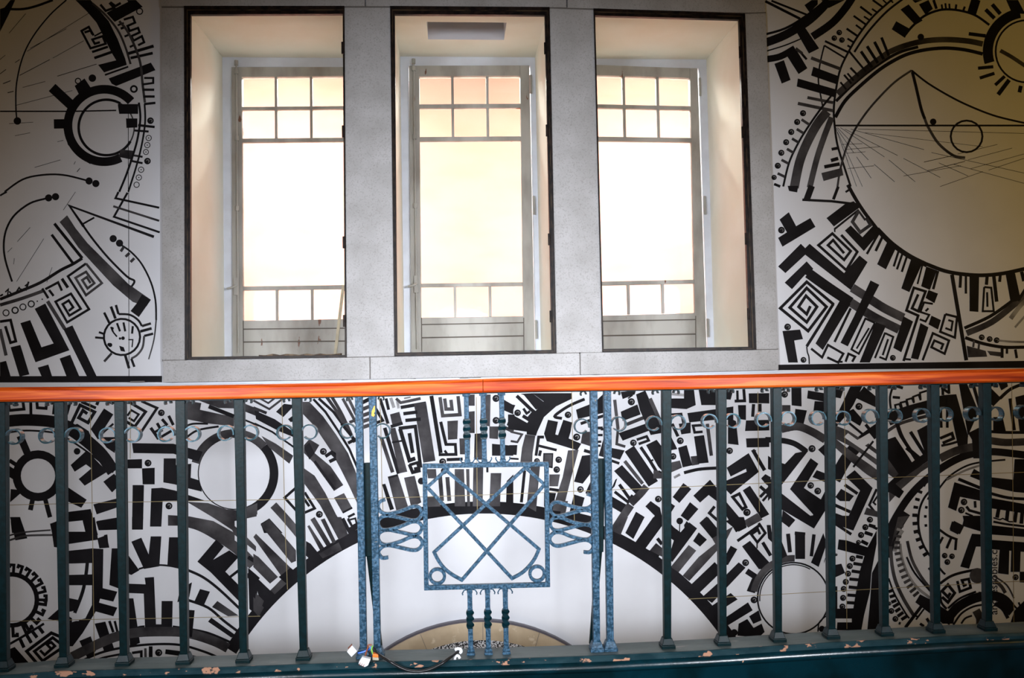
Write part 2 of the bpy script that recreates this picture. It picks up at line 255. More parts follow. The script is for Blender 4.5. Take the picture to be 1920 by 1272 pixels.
# ------------------------------------------------------------------ the mural's brush strokes, read off the photograph in eight windows (origin, scale)
# p width points: straight stroke; k: curved stroke; f: filled shape; c ring; a arc; d dot; e bead; t/h teeth; capitals = thinner grey wash; 3 = pale wash; w = wall white; s = panel seam
MURAL = [
(0, 0, 1.0, """a 908 1506 554 211 331 23"""),
(0, 0, 3.534, """
f 500 0 575 75 640 150 680 230 740 350 770 400 650 430 690 480 840 430 830 390 780 260 720 140 625 30 600 0
p 15 620 235 588 178 540 205 600 320 700 290 680 240 612 262 628 290 662 280; p 15 560 215 600 202 612 228; p 16 610 345 715 310; p 18 625 385 740 345; p 10 690 205 625 240
K 14 612 22 700 100 780 200 830 310 865 425; f 705 85 850 12 840 0 900 0 945 45 760 145; p 16 665 30 700 72 755 52 725 18; p 16 730 15 765 40 800 20
p 15 820 130 880 112 895 150 845 172 860 205 915 185 925 215 870 240 885 270 940 240 955 280 915 300
p 12 780 168 820 152; p 16 800 190 825 180; p 14 825 242 850 232; p 14 860 312 885 300; c 925 75 20 7
p 20 850 355 1018 305; p 18 865 385 1012 352; p 12 695 497 850 442; f 720 520 1000 415 1030 465 770 570 740 555
K 16 790 140 840 200 890 300 930 420 945 560 960 680; p 14 945 560 1015 550 1015 517 955 517; p 16 945 595 1022 595; p 16 950 640 1025 640; p 16 955 690 1030 682
a 690 832 240 -42 -297 58; a 705 845 184 30 300 17; A 705 845 184 -60 30 9; f 440 900 420 850 450 960 520 1040 600 1090 560 1000
p 65 345 580 475 700; f 495 570 560 520 600 580 530 640; p 62 357 822 460 820; c 517 537 18 7; d 612 518 25; d 115 802 25; c 887 590 20 12
f 780 690 915 690 915 755 790 755; f 835 785 910 785 910 845 838 848; F 800 990 885 1000 880 1060 785 1040; p 16 915 830 1025 842; p 14 890 865 985 872; p 14 860 1065 945 1082; P 14 885 1030 945 1040
e 997 800 22; c 985 915 18 5; c 976 962 18 5; c 967 1008 17 5; e 977 1068 22; c 935 1125 18 5; c 920 1177 18 5; c 905 1225 18 5; d 985 915 4; d 976 962 4; d 967 1008 4; d 935 1125 4; d 920 1177 4
p 4 850 700 850 1272; k 14 920 680 930 780 915 900 890 1000 840 1150 790 1272; k 12 958 690 962 800 945 930 910 1080 850 1272
k 9 440 0 330 100 220 240 150 380 110 550 105 700 112 800; k 16 50 60 150 60 240 40 350 0; f 30 50 70 0 100 0 60 90 0 210 0 60
p 9 0 738 480 738 770 732; k 12 30 1272 150 1190 280 1160 420 1160 570 1195; d 590 1200 24; d 635 1217 24
p 3 60 220 170 90; p 4 130 500 330 395; p 3 350 385 555 270; p 3 150 580 300 540; p 4 380 505 640 425; p 4 0 490 40 460; p 5 20 555 70 535; p 3 100 700 480 600; p 3 0 395 35 365; p 4 100 415 130 395; p 3 200 320 440 190; p 3 180 340 600 80; p 3 60 820 220 810; p 3 100 900 200 880; p 3 230 1110 400 1060; p 3 490 1090 500 1070; p 4 510 1140 530 1115; p 3 380 940 420 930; p 5 50 615 90 605
"""),
(0, 360, 3.534, """
k 12 0 25 25 10 45 0; k 13 300 45 200 75 100 150 45 240 25 340 35 450 80 595; d 322 40 24; d 368 32 24
p 14 845 5 755 165 1058 268; p 14 785 0 765 42 1055 105; P 14 750 95 1055 192; p 18 1020 298 460 92 555 230; k 14 555 230 620 320 720 440 840 560 890 590 870 630; p 12 545 215 625 170
F 395 200 445 155 500 240 580 340 700 460 850 610 1000 715 970 760 910 740 880 730 750 620 620 480 520 370 450 270; f 940 680 1000 715 920 830 865 790 905 740; F 410 210 450 165 520 270 480 300
p 20 360 210 545 440; k 20 545 440 480 480 400 520 270 600 130 660 0 712; p 18 342 283 485 475; K 22 290 655 150 705 0 750
p 12 170 655 190 595; p 10 165 625 190 605; p 10 110 660 130 630; p 10 125 640 165 655; p 10 35 665 55 645 50 690; p 10 60 660 80 680; p 12 0 690 20 680
c 40 802 20 7; c 100 785 20 9; c 152 763 20 7; c 207 743 20 8; d 247 725 5; d 280 712 5
p 16 280 640 320 705; p 16 325 650 355 690; p 16 300 645 385 600 410 655; p 20 410 575 450 635
p 16 570 475 450 560 590 778 445 865 368 728 470 675 535 775 460 820 415 745 455 720 485 765 455 790; P 16 570 475 675 605 570 685 500 570 570 530 625 605 580 640 545 585 575 565 600 605
f 230 775 300 740 460 1050 235 1130 135 870 200 850 275 1030 355 1005; P 24 315 725 430 910; f 420 910 480 885 640 1222 575 1222; f 395 1105 465 1080 525 1222 440 1222; f 250 1165 320 1145 345 1222 275 1222; f 70 1030 135 1015 195 1210 130 1225
p 18 0 860 70 850 105 990 70 1000 35 890; P 22 0 910 40 1085; f 0 1130 40 1120 70 1222 0 1222; f -20 1222 1073 1220 1073 1262 -20 1264
c 808 962 120 14; p 12 735 895 750 930; p 10 750 930 775 960; p 14 775 870 795 925; p 14 818 865 830 925; p 14 880 890 875 940; d 730 1015 14; d 722 1012 11; f 790 1020 820 1030 830 1060 800 1055; d 815 970 12; d 795 972 8; p 8 850 980 880 980 875 1030; d 745 905 9
p 16 690 800 725 870; p 18 735 760 765 840; p 16 768 750 785 810; k 14 785 810 860 815 915 850 940 890; P 16 940 890 1000 872; p 18 930 925 1005 905; p 16 1015 940 955 955; K 14 955 955 945 1030 910 1080 870 1105; p 16 870 1105 890 1160; p 18 830 1085 855 1170; P 16 740 1070 690 1125; p 14 630 965 690 970; p 14 655 930 690 942
k 12 800 350 870 400 940 480 1000 600 1030 720 1035 850; K 9 1035 850 1020 980 985 1110; d 750 310 24; d 792 340 24; P 18 820 365 800 395; P 18 858 405 832 430; P 18 890 440 865 465
p 4 852 0 855 1222; p 3 115 330 200 235; p 3 110 595 290 310; p 3 500 0 420 120; p 3 50 400 80 370; p 3 95 440 90 480; p 3 345 500 310 600
"""),
(1430, 0, 3.6347, """
p 18 18 8 255 128; p 14 60 5 300 100; f 285 35 335 0 375 0 375 30 320 85; k 16 15 235 150 195 280 120 410 20; k 58 15 293 150 240 300 150 400 60 450 0; k 9 20 350 150 310 260 265; k 45 20 405 120 385 220 330; k 52 340 250 470 160 560 60 620 -30; f 215 190 280 175 385 330 315 365
f 80 435 145 410 190 545 130 570; f 165 380 230 340 305 465 245 505; p 16 265 365 300 405; P 20 225 330 270 365; f 400 0 560 0 450 55; e 522 222 19; e 488 260 19; e 540 273 19
k 14 960 -10 850 75 750 180 680 270 625 355; k 14 890 -10 760 105 660 230 590 345 530 470 500 610 485 740 490 850 510 990 560 1150 600 1272
p 15 665 45 745 105; p 14 620 108 705 168; p 15 572 195 645 245; p 13 635 170 675 200; p 12 745 60 785 88; p 14 750 0 820 50; p 12 690 112 725 135; p 14 578 263 622 290; p 14 578 310 605 325; p 10 820 0 850 28; p 10 865 0 890 18
p 15 425 280 590 360; p 12 420 310 560 395; k 10 420 310 390 440 380 550 395 650 410 730; P 22 330 395 530 470; f 345 455 520 520 505 575 330 515; f 240 535 500 610 495 665 232 590; P 20 305 665 480 700; P 22 240 705 480 755
k 14 470 650 390 750 300 880 240 980 180 1110 140 1272; K 62 440 760 370 850 300 980 250 1110 215 1280; K 40 470 800 420 930 370 1080 320 1280
e 275 772 21; e 235 832 21; e 195 900 21; e 160 970 21; e 127 1042 21; e 103 1130 21; e 78 1210 18; P 18 265 815 318 850; P 18 232 880 278 908; P 18 200 945 245 972; P 18 165 1015 210 1042; P 18 128 1090 175 1115; P 18 102 1182 150 1205; p 18 78 1255 120 1272
k 24 495 800 560 690 660 590 790 480 900 410 1000 365 1120 338 1250 328 1380 340 1500 368; k 20 500 690 600 590 720 490 850 400 950 350 1060 320; K 42 510 640 600 560 720 460 850 365; K 38 850 360 960 315 1100 280 1250 270 1400 280 1500 300; K 26 1620 345 1700 390 1790 450
p 14 590 350 705 490; p 13 530 560 570 610; p 14 555 510 605 570; p 13 578 500 620 550; p 15 598 462 655 520; p 20 670 350 745 460; p 20 712 315 785 430; p 20 762 285 825 405; p 18 810 255 860 380
k 16 970 240 1020 180 1100 110 1200 70 1290 65 1380 80 1460 110 1545 170; f 880 200 910 145 1000 195 970 258; f 940 65 995 30 1090 140 1040 170; f 1065 30 1130 0 1160 60 1110 100; f 1020 0 1090 0 1040 20; p 18 1165 0 1185 60; p 12 1220 30 1225 65; p 12 1245 22 1250 60; p 12 1272 25 1275 65; p 14 1320 30 1315 68; p 14 1378 45 1365 80
p 62 1455 -5 1425 90; a 1800 350 265 163 260 68; f 1660 0 1740 0 1790 95 1700 90; c 1800 350 212 12; p 24 1405 230 1520 245; p 26 1520 65 1580 125; p 26 1565 30 1620 95; p 22 1468 465 1572 455; p 22 1480 532 1580 500; p 22 1585 580 1650 520; p 28 1605 645 1680 545; p 26 1750 630 1760 585
d 1078 252 22; d 1162 830 22; c 1390 930 108 13; k 20 1020 490 1045 590 1080 740 1105 810; K 18 1105 810 1130 870 1200 980 1300 1060 1380 1075; K 14 1015 480 900 560 780 680 690 790 620 900 570 1010 530 1150 510 1272; k 13 1015 480 1130 570 1300 670 1450 740 1600 795 1790 840; p 12 490 856 1790 856
p 3 500 870 620 1040; p 3 640 1070 740 1215; p 3 510 870 720 1090; p 3 760 1120 900 1240; p 3 530 870 830 1070; p 3 860 1090 1040 1240; p 3 560 880 920 1060; p 3 960 1080 1210 1210; p 3 600 880 1100 1020; p 3 1150 1040 1781 1180; p 3 650 880 1781 910; p 2.5 500 880 580 1100; p 2.5 510 900 680 1272; p 2.5 500 880 640 1272; p 2.5 700 905 1500 1000; p 3 540 985 680 980; p 3 560 1020 800 1000; p 3 570 1045 700 1035; p 3 580 1150 760 1130; p 4 1100 1105 1300 1060; p 3 1330 1050 1600 985; p 4 1120 1165 1380 1100; p 3 1400 1090 1700 1010; p 3 960 1200 1350 1130; p 3 1420 1150 1781 1050; p 3 1210 1272 1500 1170; p 3 1540 1160 1781 1080; p 3 1300 1120 1781 1250; p 3 1200 1110 1400 1200
p 20 470 1018 510 1010; p 24 465 1095 515 1080; p 24 420 1138 525 1118; F 400 1180 540 1145 550 1195 415 1235
"""),
(1430, 350, 3.6347, """
k 24 580 -12 640 95 700 185 780 290; k 34 780 290 880 390 1000 475 1120 535; k 26 1120 530 1240 575 1360 597 1500 605 1640 592 1790 560
f 170 -5 243 -5 235 40 180 30; p 44 335 -5 298 95; p 17 270 90 470 100 650 122; p 20 515 0 482 88; p 14 600 15 565 38
f 435 215 560 120 620 100 665 140 485 272; p 14 655 158 490 290; p 10 490 285 492 310; P 22 655 165 612 240 665 312 735 262 705 212; P 14 655 168 700 230; f 560 300 600 265 680 345 750 270 800 310 690 440
p 16 790 320 710 460; p 18 815 345 770 440; f 850 375 915 405 840 565 780 530; p 15 930 430 893 545; p 15 955 450 915 565; p 15 985 470 948 582; p 12 970 460 1010 480; f 1015 485 1090 520 1000 720 945 695; p 12 1090 530 1055 665; f 1115 545 1188 572 1140 705 1080 680; p 18 1195 575 1162 700
f 115 225 178 175 228 270 325 215 360 275 135 410 105 350 165 312; e 128 297 23
p 18 535 330 645 445 570 570 380 400 475 320 600 440 555 500 445 400 480 365 555 455
f 105 545 260 390 290 420 320 390 555 590 660 470 715 515 600 705 290 465 155 590; f 150 655 300 510 345 560 310 610 290 600 200 700
k 70 310 590 450 690 600 790; K 60 600 790 760 890 930 975; K 60 610 690 720 760 830 830 960 895
p 20 485 805 300 650 120 830 310 985 435 820 300 692 185 825 300 925 370 820 295 745 245 820 300 870 325 815; p 20 482 800 300 1090
f 360 1070 530 770 600 800 410 1115; p 17 600 830 490 1060; f 530 1065 620 890 735 640 795 670 690 870 580 1090; p 14 765 930 700 900 605 1110 655 1140 765 930; p 12 725 965 640 1105; f 660 1200 770 925 840 950 730 1200; p 14 835 995 765 1170; p 14 835 1000 890 1025 840 1180 795 1162; p 14 855 1040 818 1150; f 890 1100 960 885 1025 920 945 1130
p 18 960 1190 1060 880 980 845 1030 690 1110 715 1060 850 1018 830 1060 735; f 1010 1170 1075 930 1130 960 1060 1180; p 16 1090 1185 1160 1000 1270 1050 1240 1140 1150 1095 1170 1050 1230 1075 1215 1112
f 1130 705 1195 730 1170 795 1110 760; f 1150 880 1215 910 1195 975 1130 940; p 14 1160 800 1100 790 1075 855 1135 875 1110 920 1070 905; p 14 1130 830 1110 850; p 16 1245 870 1325 890 1310 1030 1210 990 1245 870; p 14 1265 910 1295 920 1285 980 1245 965
p 26 1290 600 1388 1185; k 22 1375 965 1550 885 1700 780; K 42 1390 1000 1560 925 1720 800 1790 740; K3 30 1690 900 1750 820 1790 780; k3 14 1720 960 1790 880
p 20 1350 605 1345 690; p 16 1385 605 1385 730; f 1410 600 1475 605 1470 855 1410 850; p 14 1510 685 1500 850 1575 850 1558 690 1510 685; p 14 1530 720 1532 820; p 22 1530 610 1525 670; p 24 1575 605 1595 785; p 20 1620 600 1615 650; f 1655 590 1720 590 1760 775 1690 790; p 24 1765 580 1781 645; p 20 1740 780 1790 700
e 1493 1028 20; e 1547 1040 20; e 1595 1048 20; k 22 1380 1030 1500 1070 1640 1095 1790 1095; P 14 1440 1050 1435 1095; P 14 1475 1070 1470 1120; F 1390 1085 1520 1120 1530 1160 1400 1165; F 1530 1120 1630 1130 1630 1160 1550 1150; p 20 1632 1100 1632 1168; p 16 1665 1105 1665 1140; p 18 1722 1110 1732 1170; k3 14 1610 1050 1700 1058 1790 1060
e 170 957 23; f 135 985 255 975 275 1040 215 1050 240 1200 175 1200; e 278 1182 20; k 9 300 1090 305 1130 315 1160 318 1210; p 16 330 1105 405 1165 445 1080 550 1140 515 1200 440 1165; p 14 500 1195 545 1195; p 16 565 1195 585 1140 630 1160 610 1195; e 887 1168 20; p 14 960 1175 1010 1180
f 105 1215 1800 1188 1800 1236 105 1252
"""),
(0, 700, 4.0, """
k 88 -20 370 150 352 300 355 420 370 520 405; k 95 500 400 640 500 760 610 850 740; f 520 400 580 380 665 435 700 520 600 500; k 14 40 450 170 432 300 435 420 448; k 14 420 448 520 500 640 580 760 670 850 745
p 22 60 200 70 280 180 270 170 200; p 14 95 240 140 238; p 22 230 200 232 310; p 22 275 200 280 260 345 265 350 200; p 20 410 220 400 310
c 285 770 160 62; p 55 150 470 205 600; p 30 70 655 140 700; f 80 870 180 880 75 970; p 36 248 930 228 1028; p 34 335 930 375 1082; f 60 690 140 740 120 810 70 780
f 530 690 650 580 805 740 635 845 590 795 685 715 645 685 560 740; d 578 587 25; f 775 815 855 755 920 820 840 895; f 500 850 650 950 610 1010 500 960
p 24 525 400 600 240 710 292 660 372 590 335 622 280 655 305; p 22 610 215 720 262; p 24 740 200 725 240; p 22 500 310 525 220; f 680 420 780 265 850 310 760 450 735 500; p 16 735 490 780 440 850 380; P 20 780 200 850 230
p 22 965 215 1092 290 1010 402 940 360; p 20 1060 210 1178 262 1060 440; p 16 955 320 985 278 1040 310 1005 360 965 335; e 1210 298 25; p 24 1130 410 1190 495; p 22 1178 375 1215 440; p 22 1215 345 1255 392; p 22 1265 320 1300 390; p 20 1190 490 1300 425; p 18 1150 450 1240 395
F 1395 205 1510 225 1500 275 1755 330 1755 400 1560 378 1395 345; F 1475 200 1755 200 1755 265 1640 262; p 30 1565 250 1755 325; K 55 1815 250 1940 300; k 14 1820 345 1940 395
k 15 1390 400 1450 380 1560 380; k 16 1390 490 1480 430 1640 400; f 740 480 880 480 860 600 800 560
c 1757 752 270 8; A 1757 752 300 195 318 62; a 1757 752 300 318 440 62
f 990 525 1300 530 1520 590 1490 665 1300 605 1000 600; f 900 650 1065 645 1065 715 900 715; f 1065 715 1160 710 1160 835 1070 835; f 995 840 1080 840 1072 1175 990 1170; f 1135 865 1215 860 1310 880 1540 958 1310 958 1220 960 1210 1152 1125 1152; f 1228 640 1320 640 1320 690 1435 680 1430 785 1495 805 1515 890 1400 862 1310 835 1225 820; e 1110 675 26; e 1267 997 26
F 1260 1065 1420 1075 1600 1110 1760 1200 1760 1260 1600 1180 1420 1145 1260 1145; F 1400 965 1560 975 1700 1022 1925 1040 1925 1075 1760 1110 1760 1190 1600 1085; F 1845 1010 1930 975 1930 1060 1850 1088; F 1700 1100 1800 1180 1920 1300 1920 1340 1760 1215
f 700 985 880 940 880 1008 725 1060; f 720 1115 880 1085 880 1175 740 1180; f 480 1045 680 1020 735 1215 650 1200 620 1105 480 1120; f 80 1110 150 1080 190 1200 90 1200; f 375 1130 450 1105 450 1200 390 1200
"""),
(0, 970, 4.0, """
f 75 0 150 0 205 160 115 175; K 15 0 200 100 165 200 140 400 135; K 12 0 165 100 130 200 112 380 98; f 380 50 500 0 500 240 405 225
c 85 622 192 34; h 85 622 200 262 -100 0 8 22; h 85 622 200 258 8 60 4 24; h 85 622 200 270 66 108 3 24
k 18 60 960 200 880 330 800; f 355 765 440 690 540 760 540 800; p 26 150 915 180 980; p 26 200 885 235 945; p 26 240 855 278 905; p 26 290 825 325 872
f 500 110 640 110 620 30 710 0 735 170 500 205; f 500 255 690 235 775 240 770 540 730 690 620 870 545 970 470 970 500 800 640 760 690 660 690 345 500 350; f 500 435 700 430 700 512 500 512; f 480 600 600 625 575 700 480 720; k 26 655 340 645 430 620 560 560 720; w 668 520 690 520 650 640 590 780 570 780 630 640
f 730 160 800 135 820 230 745 235; f 725 30 900 0 900 80 740 100; f 780 135 805 130 815 230 790 230; f 838 235 930 235 900 540 820 510; f 755 530 880 560 850 635 740 610; f 735 640 880 680 850 745 705 705; f 710 800 790 785 855 985 780 1005; p 20 820 780 850 865; p 18 860 780 880 860; f 595 930 680 895 720 1000 690 1050 655 1058
p 24 480 910 385 870 200 1008 330 1160; p 22 460 955 395 905 258 1008 320 1080 460 985; p 20 350 1020 385 990 350 955 385 940 412 968 335 1035 300 1000; f 50 1000 110 975 235 1115 50 1115
f 990 0 1075 0 1070 95 990 95; f 1130 0 1210 0 1210 70 1130 70; f 985 185 1060 155 1115 280 1130 145 1210 145 1195 370 1080 390; f 1268 152 1360 152 1360 385 1255 365; f 900 200 1045 400 985 435 900 400; k 14 1040 390 1150 362 1260 365 1360 385; k 20 1400 395 1520 450 1640 540 1800 690
f 960 500 1092 505 1085 455 1155 450 1170 805 1210 805 1212 630 1295 630 1290 890 1090 890 1078 575 960 570; f 960 610 1000 610 1050 945 975 975; k 15 1000 840 1045 825 1085 820; k 18 1295 822 1400 838 1560 870 1740 945
K 72 540 1050 700 970 850 905 1000 870 1200 860 1400 870 1600 930 1710 985; k 18 560 1105 750 1020 950 975 1150 955 1350 960 1530 1010 1650 1060; k 16 640 1110 760 1060 900 1030; p 20 990 1020 1060 1010 1060 1062; P 18 1090 985 1092 1070; p 28 1130 970 1130 1075; e 1190 1018 27; p 36 1240 1010 1380 1028; k 16 1220 1075 1330 1075 1500 1110; k 24 1390 1035 1470 1055 1560 1080
K 80 1400 35 1500 65 1620 130 1780 240 1900 360; f 1480 335 1620 170 1680 220 1600 320 1720 250 1790 300 1690 410 1800 520 1800 640 1580 415; p 20 1720 455 1790 400; f 1455 640 1500 540 1575 560 1525 672; f 1340 590 1420 500 1440 490 1420 600 1330 640; k 20 1400 620 1560 680 1680 780 1800 870; F 1590 675 1630 630 1790 740 1710 745; f 1560 785 1585 755 1765 885 1735 905; f 1400 695 1460 700 1440 900 1400 900
k 60 1860 420 1930 480; k 28 1860 300 1930 345; f 1860 380 1930 440 1930 740 1870 690
"""),
(480, 700, 4.0, """
P 16 -20 205 100 270 210 185; P 14 30 190 92 225 145 185; P 22 -20 260 80 300; f 150 290 210 230 290 240 205 330; f -10 280 140 345 280 440 280 480 170 435 0 345; p 14 -10 378 120 440 290 560; f 240 345 290 310 290 360 260 368; F 40 470 150 530 280 620 250 680 150 600 100 560
F 330 215 400 215 500 320 600 460 690 600 760 770 760 980 700 850 640 730 560 580 440 400 345 300; f 570 580 600 600 600 650 560 610; p 18 430 195 520 290 620 440 700 570 760 710; p 20 470 190 580 290 690 440; K 24 530 180 620 310 690 440; K 24 570 180 650 320 740 520
F 360 540 400 495 475 540 440 600 560 700 655 840 585 885 430 670 360 600; f 360 560 400 520 440 600 400 650; p 18 440 660 590 870; e 505 588 26; p 26 520 625 575 590; p 26 550 665 600 640
F 340 700 440 770 520 900 600 1060 690 1210 600 1210 480 990 340 800; F 585 935 660 900 720 1010 650 1050; p 14 650 1048 722 1010; p 26 650 1090 700 1190 770 1150; p 18 690 1080 740 1055; p 16 690 1100 720 1150 750 1135
K 60 130 990 230 1100 330 1220; p 20 300 860 215 935 330 1062 440 1015 365 895; p 20 330 900 400 1000; e 475 1060 26; f 35 1130 100 1090 200 1200 60 1200
P 22 650 190 760 390; P 22 690 180 770 350; P 22 700 370 780 340; p 22 640 380 740 500; p 24 690 525 750 495; p 28 790 225 850 195; P 28 790 275 850 250; P 28 795 320 850 300; P 28 795 365 850 345; P 28 798 408 850 390
p 22 880 280 900 270 950 355 900 375; p 24 930 190 990 380; p 22 975 190 995 275; p3 24 1010 185 1035 260; p3 20 1060 210 1070 265; P 22 1050 190 1085 222 1235 190; p3 12 1110 190 1160 180
p 26 1085 258 1275 225; P 92 1230 225 1300 665; p 26 1105 305 1210 292; p 26 1120 355 1235 345; F 1005 310 1075 290 1100 385 1025 400; p 24 1010 402 1100 375; p 28 965 410 1070 755; F 1000 415 1045 410 1135 740 1075 752; P 28 940 485 1025 745; P 24 1160 1010 1180 1060
p 30 1080 418 1150 655 1195 640; p 26 1070 415 1195 400 1235 710; p 28 1150 450 1175 600; p 14 1020 520 1095 508; p 26 1150 685 1175 745 1235 730; p 22 1150 690 1210 672 1222 712 1185 718
F 990 785 1065 765 1140 1000 1060 1060; p 16 990 785 1065 765; F 1110 785 1190 770 1240 970 1165 1010; f 945 835 970 830 1035 1020 1005 1030; d 1240 810 26; p 30 1315 170 1385 600; p 24 1385 365 1425 535; p 22 1370 612 1500 610 1495 535 1415 535; p 18 1415 580 1435 610
P 26 1380 180 1400 320 1530 312 1515 172; P 26 1415 190 1425 270 1470 270 1462 200; F 1435 360 1515 355 1510 495 1440 500; F 1525 490 1605 490 1605 610 1530 610; F 1590 160 1640 160 1640 245 1595 245; F 1590 290 1640 285 1640 450 1600 450; F 1640 455 1710 450 1705 650 1635 650; F 1690 160 1760 160 1755 400 1680 390; F 1750 400 1820 400 1815 495 1750 490; f 1770 530 1930 545 1930 620 1770 620; e 1800 190 27; e 1800 355 26
f 1860 200 1930 240 1930 310 1860 280; f 1880 390 1910 310 1940 310 1940 420; P 26 1870 410 1930 440
F 1280 720 1350 720 1355 790 1290 790; F 1250 930 1360 925 1385 1000 1270 1005; P 30 1380 770 1395 960; P 30 1435 780 1450 960; F 1490 720 1560 720 1570 1000 1490 1000; F 1575 720 1600 720 1605 1000 1585 1000; F 1630 680 1705 680 1700 1000 1625 1000; F 1760 750 1840 750 1830 1000 1750 1000; f 1880 810 1930 760 1930 1000 1875 1000; p 16 1735 700 1735 745; p 24 1430 650 1550 645; e 1400 665 26; e 1410 735 24
f 945 1090 1060 1060 1070 1110 950 1150; p 24 1170 1040 1200 1035 1210 1075
f 1000 1060 1260 1000 1260 1090 1060 1110
"""),
(480, 970, 4.0, """
F 35 60 100 15 300 250 300 330 265 345; F -20 150 0 125 310 430 230 500; F -20 275 20 300 165 450 105 500 -20 375; f -20 430 110 555 110 620 40 680; p 14 220 460 120 565; f 375 180 410 200 500 310 440 355 375 290; F 385 70 400 60 510 230 480 250; F 408 20 440 0 560 200 530 220; F 485 20 515 10 600 185 575 200; F 530 0 640 0 690 130 620 170; p 24 650 10 690 95 770 60; p 18 690 10 720 70 760 50; p 14 705 20 745 10 755 50
F 470 275 620 190 645 245 500 310; f 625 190 700 150 720 200 650 240; F 110 550 200 455 240 490 140 580; F 0 570 60 630 40 680 -10 640; F -20 600 60 680 20 750 -20 700; f 300 420 380 350 400 400 320 450
f 170 450 260 380 320 430 240 510
"""),
(960, 700, 4.0, """
f 60 155 150 150 250 225 180 275 90 165; f 150 150 325 150 250 222; p 26 35 170 140 270 165 290 120 345 80 320; p 20 85 265 115 310; p 18 115 300 135 285; e 42 298 25; f 0 235 25 240 0 300; f -30 310 0 310 125 380 110 440 -30 420
f 320 150 450 150 450 192 330 250 240 330 190 440 180 470 110 460 110 380 180 280 240 210; F 100 460 175 470 155 600 150 700 60 690 75 560
P 16 -10 440 75 460 40 518 -10 510; f -20 540 40 540 35 615 -20 610; p 14 -20 640 50 645; k 22 545 195 450 235 380 275 320 325 375 340; e 420 313 25; f 480 275 580 235 720 200 720 290 495 345; p 22 515 380 640 335 720 310
f 240 455 270 350 345 365 325 460 345 465 385 350 450 370 440 440 425 490 520 530 490 580 260 510; F 530 440 620 440 620 560 515 525; F 420 580 500 575 440 800 380 1040 300 1030 380 780; e 485 480 27
p 22 240 480 200 480 180 620; p 20 200 545 335 578; p 22 215 580 205 622; f 235 600 310 600 305 715 230 700; F 245 610 300 610 298 700 240 690; e 350 650 25; e 335 724 25; e 187 660 22; F 140 700 210 700 180 1040 110 1000; p 22 95 730 70 970; F 280 760 360 760 345 850 280 850; p 22 280 870 350 880; f 240 895 330 900 300 1050 240 1000
f 525 620 620 610 600 740 530 830 465 815; p 24 540 580 640 610; e 513 873 25; f 600 790 630 790 620 950 550 900; f 465 910 545 935 500 1090 430 1050; F 380 960 420 960 400 1060 360 1060; f 500 1050 600 1075 600 1130 490 1085
p 20 665 420 740 420; p 22 640 412 680 412; p 18 640 465 680 465; p 18 640 515 670 515; p 18 640 545 665 545; f 640 200 690 150 700 280 640 290; f 690 480 720 400 720 640 650 620
P 24 770 200 795 420; P 20 795 420 785 532 850 552; f 740 560 845 580 810 650 740 630; p 20 740 655 805 678; f 815 290 940 235 965 310 830 360; P 26 860 385 985 335; f 800 450 1000 380 1035 430 830 507; f 815 140 930 130 920 160 830 195; f 930 160 1000 130 1120 400 1120 450 1040 465 960 280; e 895 215 27; P 28 1035 190 1120 380; p 10 870 190 905 165
e 910 523 25; p 20 935 500 1010 475 1025 505 950 532; f 845 590 915 545 1095 810 1025 852; p 24 965 555 1030 650 1090 750; p 14 1040 660 1060 650; f 1005 540 1085 500 1130 560 1130 740 1095 700; f 765 735 825 690 1000 880 945 925; P 26 845 660 980 830; p 24 805 835 880 940 905 930; p 22 770 890 870 968 905 915; f 740 920 880 1000 850 1065 740 1000
K 60 765 1180 830 1080 890 990; K 55 890 980 960 910 1010 850; K 60 1060 760 1120 760 1130 740; f 850 1200 930 1040 995 1080 930 1200; f 1000 1000 1040 960 1110 1010 1130 1100 1060 1200 1000 1200 1070 1070; e 1097 945 25; f 775 800 790 790 770 850 740 880
k3 18 1215 785 1260 760; k 24 1290 748 1400 722 1540 712; F 1195 670 1260 655 1275 710 1195 745; F 1340 625 1390 620 1405 685 1350 695; f 1180 190 1290 190 1290 125 1365 125 1378 240 1310 270 1180 262; f 1400 125 1545 125 1545 240 1420 240; f 1315 300 1530 270 1660 250 1660 350 1530 350 1330 370; p 16 1190 310 1270 305 1285 380; p 24 1200 380 1245 475; p3 20 1180 155 1290 165; f 1250 380 1340 370 1340 450 1270 460; e 1262 508 26; p 20 1430 390 1358 395 1370 445 1430 440; P 26 1465 380 1495 620; f 1365 475 1440 465 1475 672 1395 680; f 1245 560 1310 540 1352 692 1280 708; f 1190 470 1240 570 1190 580; e 1208 625 25; f 1280 400 1295 385 1310 400 1290 420
f 1205 930 1285 825 1345 870 1255 975; f 1360 920 1485 800 1560 890 1560 980 1475 915 1410 972; f 1265 1070 1335 968 1398 1020 1320 1110; d 1258 1110 25; p 7 1258 1120 1256 1200; f 1190 1140 1300 1220 1190 1220; f 1300 1150 1330 1120 1388 1165 1350 1210 1270 1210; f 1405 1125 1460 1075 1560 1190 1560 1290 1500 1240; p 22 1570 1130 1480 1050 1520 1000; p 20 1180 980 1210 1000 1185 1040
p 22 1670 210 1745 208 1738 120; p 18 1690 130 1692 205; f 1590 125 1660 125 1640 200 1590 195; f 1775 152 1930 150 1930 228 1778 225; p 24 1812 232 1805 328; p 24 1860 230 1860 290; f 1755 355 1930 350 1930 430 1748 435; f 1755 490 1930 485 1930 555 1760 558; f 1695 240 1755 240 1755 352 1702 345; f 1620 330 1680 360 1700 540 1620 530; e 1632 583 25; p 28 1805 575 1895 730; p 10 1810 590 1830 580
